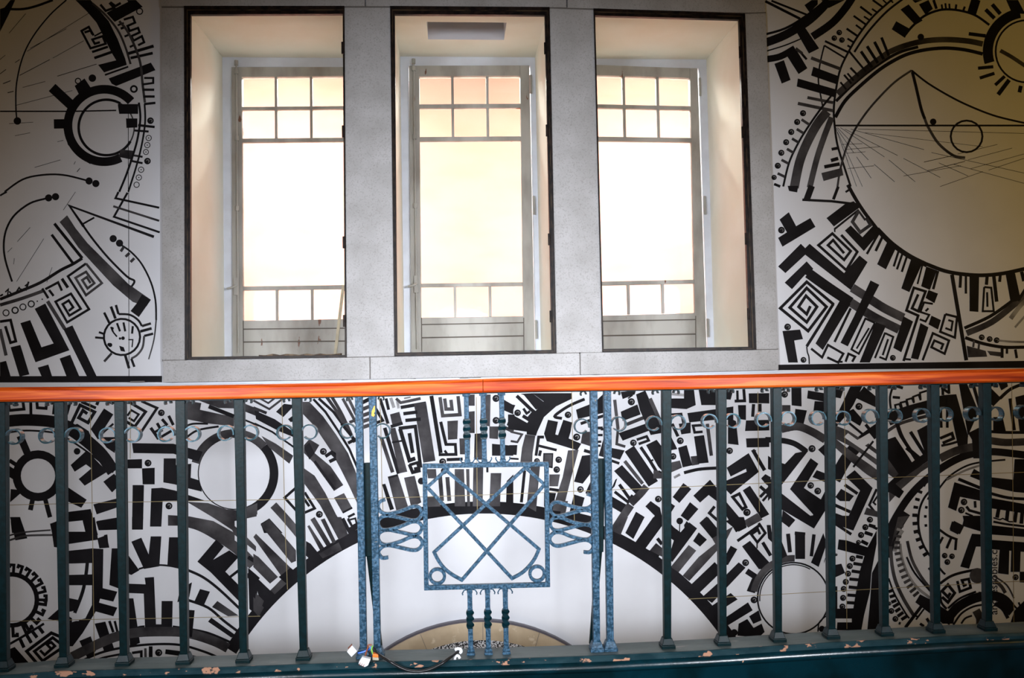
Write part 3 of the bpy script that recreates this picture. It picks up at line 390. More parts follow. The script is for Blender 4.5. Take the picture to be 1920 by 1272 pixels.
f 1610 710 1775 600 1852 740 1640 912 1600 870 1600 810 1760 740 1755 718 1640 776; p 22 1735 1030 1655 930 1705 905 1755 1005 1735 1015; e 1762 1045 28; f 1730 880 1785 845 1930 1060 1870 1090; f 1610 970 1762 1150 1680 1195 1600 1060; F 1735 1110 1840 1050 1880 1100 1770 1160; p 24 1860 850 1930 910; p 22 1860 930 1940 850; p 18 1880 960 1940 890; f 1868 790 1900 758 1940 780 1940 860 1900 830
"""),
(960, 970, 4.0, """
F 755 70 800 0 870 0 815 135 755 105; f 850 120 930 -30 995 0 910 165; f 925 190 1060 0 1130 0 1130 60 1000 238; p 26 1090 160 1125 205; F 1030 255 1080 195 1130 235 1130 300; f 1180 290 1215 170 1330 40 1385 90 1200 340; F 1190 375 1325 210 1382 252 1250 415; F 1280 440 1340 370 1400 300 1545 185 1545 245 1330 480; f 1340 510 1520 338 1560 380 1560 420 1410 565; f 1358 180 1400 115 1462 170 1410 222; f 1430 598 1545 495 1700 340 1752 380 1615 525 1500 645; p 26 760 125 1100 300
f 1408 45 1470 0 1560 110 1560 190; d 1258 30 25; p 6 1258 30 1257 90; f 1190 50 1260 130 1220 180 1190 160; f 1290 60 1310 30 1340 60 1300 110; f 1478 680 1640 570 1692 618 1530 722; f 1600 755 1770 640 1805 700 1600 825; e 1815 622 26
f 1700 800 1765 765 1812 832 1872 800 1895 862 1850 905 1690 890; d 1667 867 26; f 1778 745 1850 700 1872 775 1810 802; p 44 1760 405 1850 465; f 1760 555 1800 460 1860 470 1840 540 1820 572; e 1752 343 26; f 1725 220 1785 178 1930 340 1930 400 1850 390; f 1600 290 1640 215 1690 242 1620 360 1590 360; f 1540 800 1640 900 1600 930 1560 880
k 22 1690 180 1790 110 1865 55; p 20 1850 45 1900 120 1840 190 1795 130 1845 95 1860 130; p 10 1838 190 1838 235; p 26 1880 190 1940 290; F 1500 160 1660 70 1640 110 1600 190 1540 230
f 1600 30 1690 0 1740 0 1760 80 1700 110
A 2110 610 300 190 272 50; c 2110 610 268 12; a 2110 610 252 175 300 8
"""),
(1440, 700, 4.0, """
e 125 160 25; f 175 90 250 90 252 250 178 242; F 105 240 168 240 168 300 105 300; F 100 390 165 385 160 440 100 430; f 205 268 292 280 260 412 195 380; f 300 130 420 150 500 100 500 180 420 215 293 190; f 350 210 500 220 490 290 340 292
f 495 100 575 100 545 190 495 180; f 625 85 715 85 640 240 600 300 500 420 490 370; f 655 185 815 260 815 180 720 100; e 682 250 27; f 595 290 640 268 712 350 690 397 580 330; k 90 860 400 800 440 720 500 640 575 570 670 500 800
K 60 100 420 220 400 330 440 430 500; F 500 390 600 430 770 540 900 640 1010 740 960 800 800 680 640 560 500 490; F 505 490 640 600 770 690 900 790 900 860 740 760 640 680 505 560; w 570 480 600 450 830 620 860 640 820 650; k 18 600 368 712 460; p 24 732 385 760 420; w 640 520 760 450 800 500 700 560; p 16 790 510 640 705
k 42 -20 500 100 505 200 530 290 590; f 205 600 305 580 110 830 0 960 0 820 110 700; f 0 620 60 660 180 700 110 760 0 720; e 330 567 27; f 165 870 320 638 378 680 270 862 400 950 340 1062; f 333 780 365 728 480 770 430 820; e 320 843 25; e 373 885 26; f 0 820 105 905 330 1080 430 880 430 1030 345 1167 105 1025 0 920; f 375 575 440 520 440 640; f 105 1080 110 1028 205 1102 158 1158 95 1110; f 200 1195 280 1195 280 1215 200 1215
f 585 780 650 728 785 862 640 1182 490 1130 480 1040 600 1085 690 880; w 575 830 690 885 670 915 600 905 565 850; w 505 960 620 1030 605 1072 500 1030; p 24 575 838 672 905; p 24 490 985 618 1042; f 505 930 548 868 645 922 612 962 540 960
p 18 815 870 760 990 830 1080; p 14 830 910 790 970 810 990; F 720 1060 740 1008 840 1045 840 1085; e 763 1100 22; e 730 1155 22; p 20 760 1140 820 1170
k 16 945 80 915 180 925 290; p 22 955 95 1012 112; p 20 935 180 990 185; p 15 960 280 953 240 985 232 1000 268; p 15 1005 262 995 222 1035 212 1048 250; p 15 1050 245 1040 200 1080 188 1095 225; p 15 1095 222 1088 178 1130 162 1145 205; p 15 1145 200 1140 148 1200 130 1205 180
k 92 900 350 1050 292 1200 250 1300 215 1400 205; f 1330 165 1412 158 1500 470 1495 572 1430 572 1365 262 1330 262; K 24 890 440 1000 375 1200 320; k 30 965 370 1010 490 1120 660; f 890 500 952 478 1042 730 1010 770 900 600; f 895 510 960 475 1092 690 1050 750; w 950 470 975 460 1110 670 1095 690; p 34 890 600 1010 770; f 1028 570 1050 548 1162 642 1140 665; p 26 1068 440 1182 620; f 1118 430 1210 380 1210 600 1180 602
k 62 890 880 1000 780 1100 692 1210 615; F 905 870 1010 790 1200 660 1290 610 1290 650 1150 740 990 880 910 970; f 905 850 950 825 1020 888 985 940 905 890
k 55 890 1220 960 1080 1050 940 1150 830 1290 720 1430 640 1560 600 1700 590 1930 615; K 60 1290 640 1420 580 1560 550; K 55 1660 505 1780 520 1930 515; k 14 1280 870 1360 775 1480 700 1600 668 1780 650; k3 16 1340 800 1480 730 1600 690
p 20 1310 105 1312 165; p 20 1355 80 1358 155; p 20 1300 110 1360 150; f 1430 70 1490 70 1580 290 1500 470; p 24 1540 90 1600 300; p 20 1345 260 1345 410; p 20 1295 260 1300 410; k 18 1300 545 1370 530 1420 515; p 22 1290 490 1380 452 1392 490 1310 525 ; f 1500 450 1600 400 1600 640 1540 640 1530 500; p 16 1480 475 1500 480
f 1640 80 1680 120 1750 190 1690 250 1640 200; k 24 1740 190 1820 120 1930 75; f 1720 60 1790 55 1800 100 1750 130; p 24 1815 190 1848 430; f 1855 180 1930 160 1930 450 1890 450; f 1690 330 1760 330 1785 440 1690 440; k 22 1660 438 1780 445 1930 445
k 16 1250 850 1180 925 1140 1010 1128 1100 1132 1210; t 1620 1085 500 535 182 222 7 22; t 1600 1085 410 430 172 200 4 20
f 1350 1008 1398 818 1600 880 1600 960 1440 928 1412 1035; p 24 1428 795 1600 865; f 1515 775 1545 718 1600 750 1600 810; e 1470 967 25; e 1450 1028 25; p 20 1488 1000 1510 1030 1600 1055; p 20 1552 960 1555 1010; p 14 1480 1050 1530 1070 1530 1085; f 1362 1170 1380 1112 1458 1140 1475 1072 1600 1100 1600 1190 1470 1150 1440 1210
f 1660 780 1840 800 1850 645 1940 645 1940 900 1850 892 1660 850; k 22 1660 900 1800 935 1940 945; f 1660 935 1940 985 1940 1055 1660 1012; p 28 1732 1010 1718 1085; p 28 1800 1020 1790 1105; p 28 1862 1030 1850 1120; p 28 1908 1040 1900 1130; p 10 1690 1085 1740 1100 1760 1090 1810 1115 1840 1115; k 16 1690 1115 1800 1135 1930 1150
"""),
(1440, 970, 4.0, """
f 105 20 200 30 155 78; f 245 0 390 -20 345 85; p 30 150 125 165 265; f 202 108 278 115 278 315 205 315; p 26 345 130 325 295; f 415 120 440 200 380 375 322 342; f 90 150 145 290 90 320; f -10 60 20 60 40 200 0 160; f 420 330 440 280 420 350
f 530 168 590 175 785 240 762 302 522 242; e 765 20 23; e 730 77 23; e 698 135 23; e 678 190 18; e 633 312 23; e 613 368 23; e 600 425 23; e 583 487 23; e 568 540 23; e 563 607 23; e 558 672 23; e 512 283 10
p 26 755 60 805 75; p 26 725 115 785 135; p 26 700 180 750 205; p 24 660 295 712 305; p 24 640 348 705 358; p 24 627 405 695 415; p 24 610 465 685 472; p 24 605 525 675 532; p 24 595 585 668 590; p 24 588 642 660 646
f 815 100 815 200 775 420 765 560 720 740 700 850 500 850 500 688 640 685 660 560 690 400 740 240; w 500 762 628 762 628 790 520 790 515 850 500 850; f 840 300 840 850 745 850 765 640 780 420; f 500 360 550 350 578 420 500 455; p 22 490 40 625 130; f 500 -10 640 -10 620 60; f 500 520 520 520 520 700 500 700; d 405 840 24; k 10 440 740 385 790 375 860
k 60 890 300 940 150 990 50 1040 -30; F 975 0 1060 -10 960 130 920 220; K 26 920 220 930 360 960 490 1020 620 1090 735; k3 20 990 200 1005 310 1050 430 1120 530 1220 610; K 22 1045 180 1080 320 1150 450 1230 550; k 14 1040 300 1100 420 1220 560; k3 26 1010 100 975 160 950 260; k 13 905 460 950 580 1030 720 1060 760
P 20 985 60 1015 75; p3 20 965 90 1000 100; P 20 955 140 1000 150; P 22 945 190 990 192; P 22 945 232 990 230; P 22 950 278 995 270; P 22 960 325 1005 312; P 22 972 368 1018 350; P 22 985 412 1030 392; P 22 1000 455 1050 435; P 22 1020 495 1068 468; P 22 1042 532 1085 502; P 22 1065 565 1108 532; P 22 1090 595 1130 562
p 24 905 560 935 550; p 24 912 600 950 588; p 24 925 640 962 625; p 24 938 675 980 650; p 24 955 710 992 685; p 24 972 745 1015 715; p 24 1000 770 1040 745; p 20 980 795 995 800; e 925 705 22; e 955 765 22; e 910 650 15; k 14 820 730 850 800 880 850
k 16 1125 -20 1128 60 1150 170 1200 270 1300 400 1330 430; t 1620 5 500 538 148 182 6 26; p 22 1205 395 1230 375
f 1105 640 1140 580 1220 620 1400 740 1390 800 1310 800 1250 750; p 24 1150 670 1030 830; k 13 1170 690 1110 770; p 14 1100 740 1130 750; p 20 1140 800 1170 820; p 22 1190 760 1215 800
k 20 1290 500 1360 450 1440 420 1560 395; p 22 1305 600 1350 640 1400 570 1350 508 1305 555 1350 600 1368 570; p 20 1420 480 1440 560 1520 530 1505 465 1455 475 1470 515 1490 505; k 18 1290 560 1300 640 1340 690; k 16 1350 685 1440 610 1560 560
k 70 1330 790 1420 680 1550 610 1680 590 1770 620 1830 690; k 15 1390 810 1450 725 1540 672 1640 655; K 60 1560 700 1590 760 1590 810; k 14 1450 800 1480 760 1530 740; D 1570 440 58; f 1580 560 1690 570 1690 620 1580 620
f 1442 372 1530 125 1600 130 1600 222 1560 222 1508 388; f 1363 100 1395 28 1458 60 1425 132; f 1460 -10 1600 -10 1600 105 1475 60; e 1325 290 21; e 1380 295 21; e 1345 338 22; k 18 1280 90 1350 140 1422 170; p 20 1372 160 1340 235; p 20 1412 165 1405 248; p 18 1312 150 1285 200
f 1660 60 1930 90 1930 150 1660 130; f 1660 170 1930 190 1930 262 1660 240; f 1738 240 1810 250 1805 432 1725 422; f 1825 250 1895 255 1890 412 1820 412; f 1888 410 1930 410 1930 492 1888 490; e 1857 452 23; K 26 1700 475 1750 520 1780 570; K 12 1690 440 1790 510 1845 610; k 26 1700 650 1760 690 1800 760; f 1820 790 1850 700 1930 620 1930 790; p 14 1850 670 1870 690; p 14 1880 640 1890 665; f 1770 610 1850 690 1810 740 1700 650
"""),
(0, 0, 1.0, """
s 1.1 168 735 172 900 175 1100 177 1240; s 0.9 245 735 244 860 ; s 1.1 528 735 531 850 535 1000 539 1106; s 1.1 711 735 714 800 716 900 718 960; s 1.1 893 745 894 850 895 965; s 1.1 1072 735 1074 850 1077 980; s 1.0 1421 735 1422 850 1424 960; s 1.1 1583 735 1585 900 1588 1180; s 1.0 1897 715 1899 900 1901 1170
s 1.1 0 948 240 942 480 938 720 934 890 929 1073 922 1245 915 1440 906 1640 897 1920 886; s 1.1 0 1166 135 1163 240 1161 350 1159 488 1156; s 1.1 1290 1124 1345 1121 1440 1116 1640 1105 1920 1090
"""),
]


# ------------------------------------------------------------------ wall with the mural
mural = MB(); mural.keep = True
layer = [0]
def stroke_layer():
    layer[0] += 1; return -0.0006 - layer[0]*9e-7
def ink_poly(px, mi):
    Y = stroke_layer(); mural.face([W(x, y, Y) for x, y in px], mi)
def ink_line(px, w, mi, closed=False):
    Y = stroke_layer()
    P = [Vector((x, 0, y)) for x, y in px]; A, B = offset(P, w, closed)
    n = len(A)
    for k in range(n if closed else n-1):
        q = (k+1) % n
        mural.face([W(A[k][0], A[k][2], Y), W(A[q][0], A[q][2], Y), W(B[q][0], B[q][2], Y), W(B[k][0], B[k][2], Y)], mi)
def circ(cx, cy, r, n=None, a0=0, a1=360):
    n = n or max(14, int(r*0.7)); return [(cx+r*math.cos(math.radians(a0+(a1-a0)*i/n)), cy+r*math.sin(math.radians(a0+(a1-a0)*i/n))) for i in range(n+(0 if a1-a0 == 360 else 1))]
WALLM = [M['white'], M['ink'], M['wash'], M['pale'], M['seam'], M['plaster']]
for (ox, oy, sc, txt) in MURAL:
    for ln in txt.replace(';', '\n').split('\n'):
        t = ln.split()
        if not t: continue
        op = t[0]; v = [float(x) for x in t[1:]]
        mi = 1 if op[0].islower() else 2
        if op[0] == 'w': mi = 0
        if op.endswith('3'): mi = 3
        o = op[0].lower()
        T = lambda L: [(ox+L[i]/sc, oy+L[i+1]/sc) for i in range(0, len(L)-1, 2)]
        if o == 'p': ink_line(T(v[1:]), v[0]/sc, mi)
        elif o == 'k': ink_line(smoothpts(T(v[1:]), 5), v[0]/sc, mi)
        elif o in 'fw': ink_poly(T(v), mi)
        elif o == 'c':
            x, y = T(v[:2])[0]; ink_line(circ(x, y, v[2]/sc), v[3]/sc, mi, True)
        elif o == 'a':
            x, y = T(v[:2])[0]; ink_line(circ(x, y, v[2]/sc, 60, v[3], v[4]), v[5]/sc, mi)
        elif o == 'd':
            x, y = T(v[:2])[0]; ink_poly(circ(x, y, v[2]/sc, 16), mi)
        elif o == 'e':
            x, y = T(v[:2])[0]; r = v[2]/sc; ink_poly(circ(x, y, r, 16), mi)
            ink_line(circ(x+r*0.08, y, r*0.42, 10, 200, 430), r*0.20, 3)
        elif o == 't':   # radial ticks: cx cy r0 r1 a0 a1 n w
            x, y = T(v[:2])[0]
            for i in range(int(v[6])):
                a = math.radians(v[4]+(v[5]-v[4])*i/(v[6]-1)); ca, sa = math.cos(a), math.sin(a)
                ink_line([(x+v[2]/sc*ca, y+v[2]/sc*sa), (x+v[3]/sc*ca, y+v[3]/sc*sa)], v[7]/sc, mi)
        elif o == 'h':   # hooked radial teeth
            x, y = T(v[:2])[0]
            for i in range(int(v[6])):
                a = math.radians(v[4]+(v[5]-v[4])*i/(v[6]-1)); ca, sa = math.cos(a), math.sin(a); hk = 22/sc
                q = (x+v[3]/sc*ca, y+v[3]/sc*sa); hx = (q[0]+sa*hk*1.4, q[1]-ca*hk*1.4)
                ink_line([(x+v[2]/sc*ca, y+v[2]/sc*sa), q, hx, (hx[0]-ca*hk, hx[1]-sa*hk)], v[7]/sc, mi)
        elif o == 's':   # panel seam
            ink_line(smoothpts(T(v[1:]), 4), v[0]/sc, 4)

# wall surface: rectangles around the three openings, then the openings' reveals
DEPTH = 0.70
OPEN = [((352, 20), (645, 20), (648, 668.5), (353, 671.5)), ((737, 20), (1026, 20), (1038, 660), (742, 665)), ((1115, 22), (1391, 30), (1413, 653.5), (1130, 657.5))]
holes = []
for q in OPEN:
    P = [W(x, y, 0) for x, y in q]
    holes.append(((P[0].x+P[3].x)/2, (P[1].x+P[2].x)/2, (P[2].z+P[3].z)/2, (P[0].z+P[1].z)/2))
X0, X1, Z0, Z1 = -4.2, 4.6, -2.2, 3.2
zb = min(h[2] for h in holes); zt = max(h[3] for h in holes)
def wrect(x0, x1, z0, z1, mi=0): mural.face([(x0, 0, z0), (x1, 0, z0), (x1, 0, z1), (x0, 0, z1)], mi)
wrect(X0, holes[0][0], Z0, Z1); wrect(holes[2][1], X1, Z0, Z1)
wrect(holes[0][0], holes[2][1], Z0, zb); wrect(holes[0][0], holes[2][1], zt, Z1)
wrect(holes[0][1], holes[1][0], zb, zt); wrect(holes[1][1], holes[2][0], zb, zt)
for h in holes:
    if h[2] > zb: wrect(h[0], h[1], zb, h[2])
    if h[3] < zt: wrect(h[0], h[1], h[3], zt)
def q4(a, b, c, d, mi): mural.face([a, b, c, d], mi)
for i, (xa, xb, za, zc) in enumerate(holes):
    D = DEPTH
    q4((xa, 0, za), (xa, D, za), (xa, D, zc), (xa, 0, zc), 5); q4((xb, 0, za), (xb, 0, zc), (xb, D, zc), (xb, D, za), 5)
    q4((xa, 0, za), (xb, 0, za), (xb, D, za), (xa, D, za), 5)
    if i != 1: q4((xa, 0, zc), (xa, D, zc), (xb, D, zc), (xb, 0, zc), 5)
    else:
        A = Wz(800, 41, zc); B = Wz(950, 41, zc); E_ = Wz(949, 75, zc)
        rx0, rx1, ry0, ry1, h = A.x, B.x, A.y, E_.y, 0.16
        for (u0, u1, v0, v1) in ((xa, xb, 0, ry0), (xa, xb, ry1, D), (xa, rx0, ry0, ry1), (rx1, xb, ry0, ry1)):
            q4((u0, v0, zc), (u0, v1, zc), (u1, v1, zc), (u1, v0, zc), 5)
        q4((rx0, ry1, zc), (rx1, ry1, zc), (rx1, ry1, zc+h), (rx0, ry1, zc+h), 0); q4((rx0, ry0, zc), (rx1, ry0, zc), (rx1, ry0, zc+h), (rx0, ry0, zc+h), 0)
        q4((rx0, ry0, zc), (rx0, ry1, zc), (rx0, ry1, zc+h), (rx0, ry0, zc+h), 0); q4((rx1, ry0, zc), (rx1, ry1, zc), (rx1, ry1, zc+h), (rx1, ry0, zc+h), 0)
        q4((rx0, ry0, zc+h), (rx1, ry0, zc+h), (rx1, ry1, zc+h), (rx0, ry1, zc+h), 2)  # slot top coloured dark, standing in for the shade inside
# outer skin of the wall behind, so that the light well is closed off from the room
for (x0, x1, z0, z1) in ((X0, holes[0][0], Z0, Z1), (holes[2][1], X1, Z0, Z1), (holes[0][0], holes[2][1], Z0, zb), (holes[0][0], holes[2][1], zt+0.17, Z1), (holes[0][1], holes[1][0], zb, zt+0.17), (holes[1][1], holes[2][0], zb, zt+0.17)):
    mural.face([(x0, DEPTH, z0), (x0, DEPTH, z1), (x1, DEPTH, z1), (x1, DEPTH, z0)], 0)
mural.face([(X0, 0, Z1), (X1, 0, Z1), (X1, DEPTH, Z1), (X0, DEPTH, Z1)], 0)
wall = mural.build('wall_back', WALLM)
tag(wall, 'white stairwell wall painted with a black ink mural of gears, circles and key patterns', None, None, 'structure')
# the writing on the mural
cu = bpy.data.curves.new('lettering', 'FONT'); cu.body = 'andresrobles.c'; cu.size = 1.0; cu.extrude = 0.0
to = bpy.data.objects.new('lettering_tmp', cu); C.objects.link(to)
dg = bpy.context.evaluated_depsgraph_get(); tm = bpy.data.meshes.new_from_object(to.evaluated_get(dg)); bpy.data.objects.remove(to)
xs = [v.co.x for v in tm.vertices]; ln_ = max(xs)-min(xs); s = 121.0/ln_
for v in tm.vertices:
    v.co = W(1870.0 - v.co.y*s*0.98, 1153 - (v.co.x-min(xs))*s, -0.0022)
tm.materials.clear(); tm.materials.append(M['ink'])
for p in tm.polygons: p.material_index = 0
tm.name = 'lettering'; to = bpy.data.objects.new('lettering', tm); C.objects.link(to); to.parent = wall
to['label'] = 'small black lettering running up the mural'

well = MB(); well.box((-4.2, 2.7, -0.6), (4.6, 2.85, 3.6)); well.box((-4.2, 0.63, -0.6), (-4.05, 2.69, 3.6)); well.box((4.45, 0.63, -0.6), (4.6, 2.69, 3.6))
tag(well.build('wall_light_well', M['well']), 'ochre wall of the bright light well outside the windows', None, None, 'structure')
fl = MB(); fl.box((X0, -7.5, Z0-0.1), (X1, DEPTH, Z0)); tag(fl.build('floor', M['floor']), 'floor at the foot of the stairwell', None, None, 'structure')

# ------------------------------------------------------------------ stone surround
st = MB(); YS = -0.03; TS = 0.0295
def stone(px): st.slab(px, YS, TS, 0)
stone([(303, 14.5), (346, 14.5), (347.5, 675), (304.5, 675.5)])
stone([(645.5, 14), (734.5, 14), (740.5, 668.2), (649, 669.8)])
stone([(1027.5, 15.5), (1114.5, 18.5), (1130, 660.8), (1041, 662.2)])
stone([(1394, 26), (1436, 24.5), (1458.5, 654.7), (1415.5, 655.2)])
stone([(298, -110), (684, -110), (684, 11.5), (301, 11.5)])
stone([(686, -110), (1062, -110), (1062, 13.5), (686, 11.5)])
stone([(1064, -110), (1431, -110), (1435, 22.5), (1395, 23.5), (1064, 14.5)])
stone([(305, 676.5), (692.5, 670.3), (693, 711.5), (306, 717.5)])
stone([(694.5, 670.3), (1086.5, 662.3), (1087, 703.5), (695, 711.5)])
stone([(1088.5, 662), (1459, 655.8), (1460, 694), (1089, 703.5)])
so = st.build('trim_1', M['stone'], None, False, 0.002)
tag(so, 'grey cast stone surround of piers, lintel and sill blocks framing the three windows', None, None, 'structure')
jb = MB()
jb.slab([(299, -100), (1433, -100), (1458, 693.5), (305, 716)], -0.018, 0.0175)
# cut-outs are not needed behind blocks: build mortar only along the joints
jb = MB()
for q in ([(303, 11), (346, 11), (346, 15), (303, 15)], [(645, 11), (735, 11), (735, 15), (645, 15)], [(1027, 12), (1115, 14), (1115, 19), (1027, 16)], [(1394, 22), (1436, 22), (1436, 26), (1394, 27)],
          [(304, 674), (348, 673), (348, 677), (304, 678)], [(648, 668), (742, 666), (742, 671), (648, 672)], [(1040, 661), (1130, 659), (1130, 663), (1040, 664)], [(1415, 653.5), (1459, 653), (1459, 657), (1415, 657)],
          [(692, 671), (695, 671), (695.5, 711), (692.5, 711)], [(1086, 661), (1089, 661), (1089.5, 703), (1086.5, 703)]):
    jb.slab(q, -0.027, 0.0265)
jb.build('mortar_joint', M['joint'], so)
# white ledge and grime under the sill
tr = MB()
tr.slab([(150, 720.5), (300, 718.5), (700, 712.5), (1100, 704.5), (1465, 695), (1465, 697.5), (1100, 707), (700, 715.5), (300, 722), (150, 724)], -0.014, 0.0125)
to2 = tr.build('trim_2', M['frame']); tag(to2, 'thin white ledge running along the wall under the stone sill', None, None, 'structure')
gm = MB()
for (x, y, w) in ((243, 717.5, 28), (322, 718, 6), (600, 713, 4), (640, 713.5, 6), (648, 713, 5), (775, 711, 5), (862, 710, 16), (880, 709.3, 22), (1113, 703.5, 12)):
    gm.slab([(x, y), (x+w, y-0.4), (x+w-1.5, y-3.0), (x+1.5, y-2.4)], -0.026, 0.011)
gm.build('grime', M['joint'], to2)

# ------------------------------------------------------------------ round arch of the doorway under the landing
ar = MB(); cx, cy = 902, 1480
oa = circ(cx, cy, 313, 48, 180, 360); ia = circ(cx+2, cy, 279, 48, 180, 360)
oa2 = circ(cx, cy, 317, 48, 180, 360)
def ring_slab(mb, A, B, Y, t, mi):
    for k in range(len(A)-1): mb.slab([A[k], A[k+1], B[k+1], B[k]], Y, t, mi)
ring_slab(ar, oa, ia, -0.022, 0.0215, 0)
ag = tag(ar.build('trim_3', M['beige']), 'beige marble arch ring low on the wall around a terrazzo panel', None, None, 'structure')
li = MB(); ring_slab(li, oa2, oa, -0.030, 0.0295, 0); li.build('grey_rim', M['lip'], ag)  # thin dark grey ring along the outer edge of the arch
tz = MB(); tz.slab(ia, -0.012, 0.0115); tz.build('terrazzo_panel', M['terrazzo'], ag)
gj = MB()
for (x0, y0, x1, y1) in ((788, 1190, 801, 1222), (1011, 1187, 1003, 1216), (905, 1168, 905, 1200)):
    gj.slab([(x0, y0), (x0+0.8, y0), (x1+0.8, y1), (x1, y1)], -0.0228, 0.002)
gj.build('marble_joint', M['joint'], ag)

# ------------------------------------------------------------------ windows
def interp(a, b, t): return a+(b-a)*t
def window(n, label, iron, fixed, sash, vx, rows, rail_lines, side):
    """iron: outer and inner outlines (TL,TR,BR,BL); sash: same for the casement; vx: muntin x at top/bottom; rows: y edges"""
    o = MB(); outer, inner = iron
    w = empty('window_%d' % n, W((outer[2][0]+outer[3][0])/2, outer[2][1], 0.0)); tag(w, label, None, None, 'structure')
    wp = w.location
    def fin(mb, name, m, smooth=False, bevel=0.0, parent=None):
        mb.v = [(x-wp.x, y-wp.y, z-wp.z) for x, y, z in mb.v]
        return mb.build(name, m, parent or w, smooth, bevel)
    for k in range(4):
        j = (k+1) % 4; o.slab([outer[k], outer[j], inner[j], inner[k]], -0.036, 0.022)
    ir = fin(o, 'iron_frame', M['iron'])
    e = MB(); mid = [tuple(interp(a[i], b[i], 0.42) for i in (0, 1)) for a, b in zip(outer, inner)]; mid2 = [tuple(interp(a[i], b[i], 0.56) for i in (0, 1)) for a, b in zip(outer, inner)]
    for k in range(4):
        j = (k+1) % 4; e.slab([mid[k], mid[j], mid2[j], mid2[k]], -0.040, 0.004)
    fin(e, 'worn_edge', M['ironlight'], parent=ir)
    # iron hinges
    for t in (0.10, 0.345, 0.67, 0.90):
        h = MB(); a = outer[1] if side != 'x' else outer[1]; x = interp(inner[1][0], inner[2][0], t)-0.5; y = interp(inner[1][1], inner[2][1], t)
        p = W(x, y, -0.042); h.tube([p+Vector((0, 0, 0.030)), p-Vector((0, 0, 0.030))], 0.0065, 10); fin(h, 'hinge', M['iron'], True)
    # fixed white frame
    YB = DEPTH-0.05; f = MB(); fo, fi = fixed; fox = [(x+(-14 if k in (0, 3) else 14), y+(-14 if k < 2 else 10)) for k, (x, y) in enumerate(fo)]
    for k in range(4):
        j = (k+1) % 4; f.slab([fox[k], fox[j], fi[j], fi[k]], YB, 0.045)
    fin(f, 'fixed_frame', M['frame'])
    # casement
    so_, si = sash; c = MB(); YC = YB-0.02
    c.slab([so_[0], (si[0][0], so_[0][1]), (si[3][0], so_[3][1]), so_[3]], YC, 0.045); c.slab([(si[1][0], so_[1][1]), so_[1], so_[2], (si[2][0], so_[2][1])], YC, 0.045)
    c.slab([(si[0][0], so_[0][1]), (si[1][0], so_[1][1]), si[1], si[0]], YC, 0.045); c.slab([si[3], si[2], (si[2][0], so_[2][1]), (si[3][0], so_[3][1])], YC, 0.045)
    cs = fin(c, 'casement', M['sash'], False, 0.002)
    def xat(xt, xb, y, lft=True):
        yt, yb = si[0][1], si[3][1]; return interp(xt, xb, (y-yt)/(yb-yt))
    def ytilt(y, x):   # the rows slope a little with perspective
        t = (y-si[0][1])/(si[3][1]-si[0][1]); xl, xr = si[0][0], si[1][0]
        return y + interp(si[1][1]-si[0][1], si[2][1]-si[3][1], t)*(x-xl)/(xr-xl)
    mu = MB()
    for (y0, y1) in rows[1]:
        xl, xr = xat(si[0][0], si[3][0], y0), xat(si[1][0], si[2][0], y0)
        mu.slab([(xl, y0), (xr, ytilt(y0, si[1][0])), (xr, ytilt(y1, si[1][0])), (xl, y1)], YC+0.004, 0.03)
    for (a, b, w2) in vx:
        for (y0, y1) in rows[2]:
            x0, x1 = xat(a, b, y0), xat(a, b, y1)
            mu.slab([(x0-w2/2, ytilt(y0, x0)), (x0+w2/2, ytilt(y0, x0)), (x1+w2/2, ytilt(y1, x1)), (x1-w2/2, ytilt(y1, x1))], YC+0.007, 0.026)
    fin(mu, 'glazing_bar', M['sash'], False, 0.001)
    # panes
    for (y0, y1, cols) in rows[0]:
        edges = [(si[0][0], si[3][0])] + ([(a, b) for a, b, _ in vx] if cols else []) + [(si[1][0], si[2][0])]
        for k in range(len(edges)-1):
            g = MB(); a, b = edges[k], edges[k+1]
            g.slab([(xat(*a, y0), ytilt(y0, a[0])), (xat(*b, y0), ytilt(y0, b[0])), (xat(*b, y1), ytilt(y1, b[0])), (xat(*a, y1), ytilt(y1, a[0]))], YC+0.020, 0.003)
            fin(g, 'glass_pane', M['glass'])
    # grooves of the bottom boards
    gr = MB()
    for y, th in rail_lines:
        xl, xr = si[3][0], si[2][0]; dy = so_[2][1]-so_[3][1]
        gr.slab([(xl, y), (xr, y+dy*0.9), (xr, y+dy*0.9+th), (xl, y+th)], YC-0.003, 0.003)
    for xx in (si[3][0], si[2][0]):
        gr.slab([(xx-0.7, si[3][1]), (xx+0.7, si[3][1]), (xx+1.0, so_[3][1]-2), (xx-0.4, so_[3][1]-2)], YC-0.002, 0.002)
    fin(gr, 'board_groove', M['groove'], parent=cs)
    return w, fin, YC, cs
W1 = window(1, 'left window with a tall cream reveal, paned casement and a lath leaning inside',
    ([(345, 11), (645.5, 11), (650, 670.5), (346.5, 675)], [(357, 27), (642.5, 26), (646.5, 666), (357, 669.5)]),
    ([(421, 112), (676, 112), (677, 668), (423, 669)], [(436, 127), (664, 127), (666, 672), (438, 672)]),
    ([(434, 125.5), (663, 125.5), (665, 668), (436, 670)], [(453, 144), (646, 142.5), (647.5, 598.5), (456, 601.5)]),
    [(517, 519, 4.5), (583, 585, 4.5)],
    ([(144, 202, True), (202, 263, True), (263, 540, False), (540, 602, True)], [(200.5, 206), (260, 267), (537.5, 545)], [(144, 262), (543, 602)]),
    [(616.5, 2.0), (640.5, 2.4)], 'l')
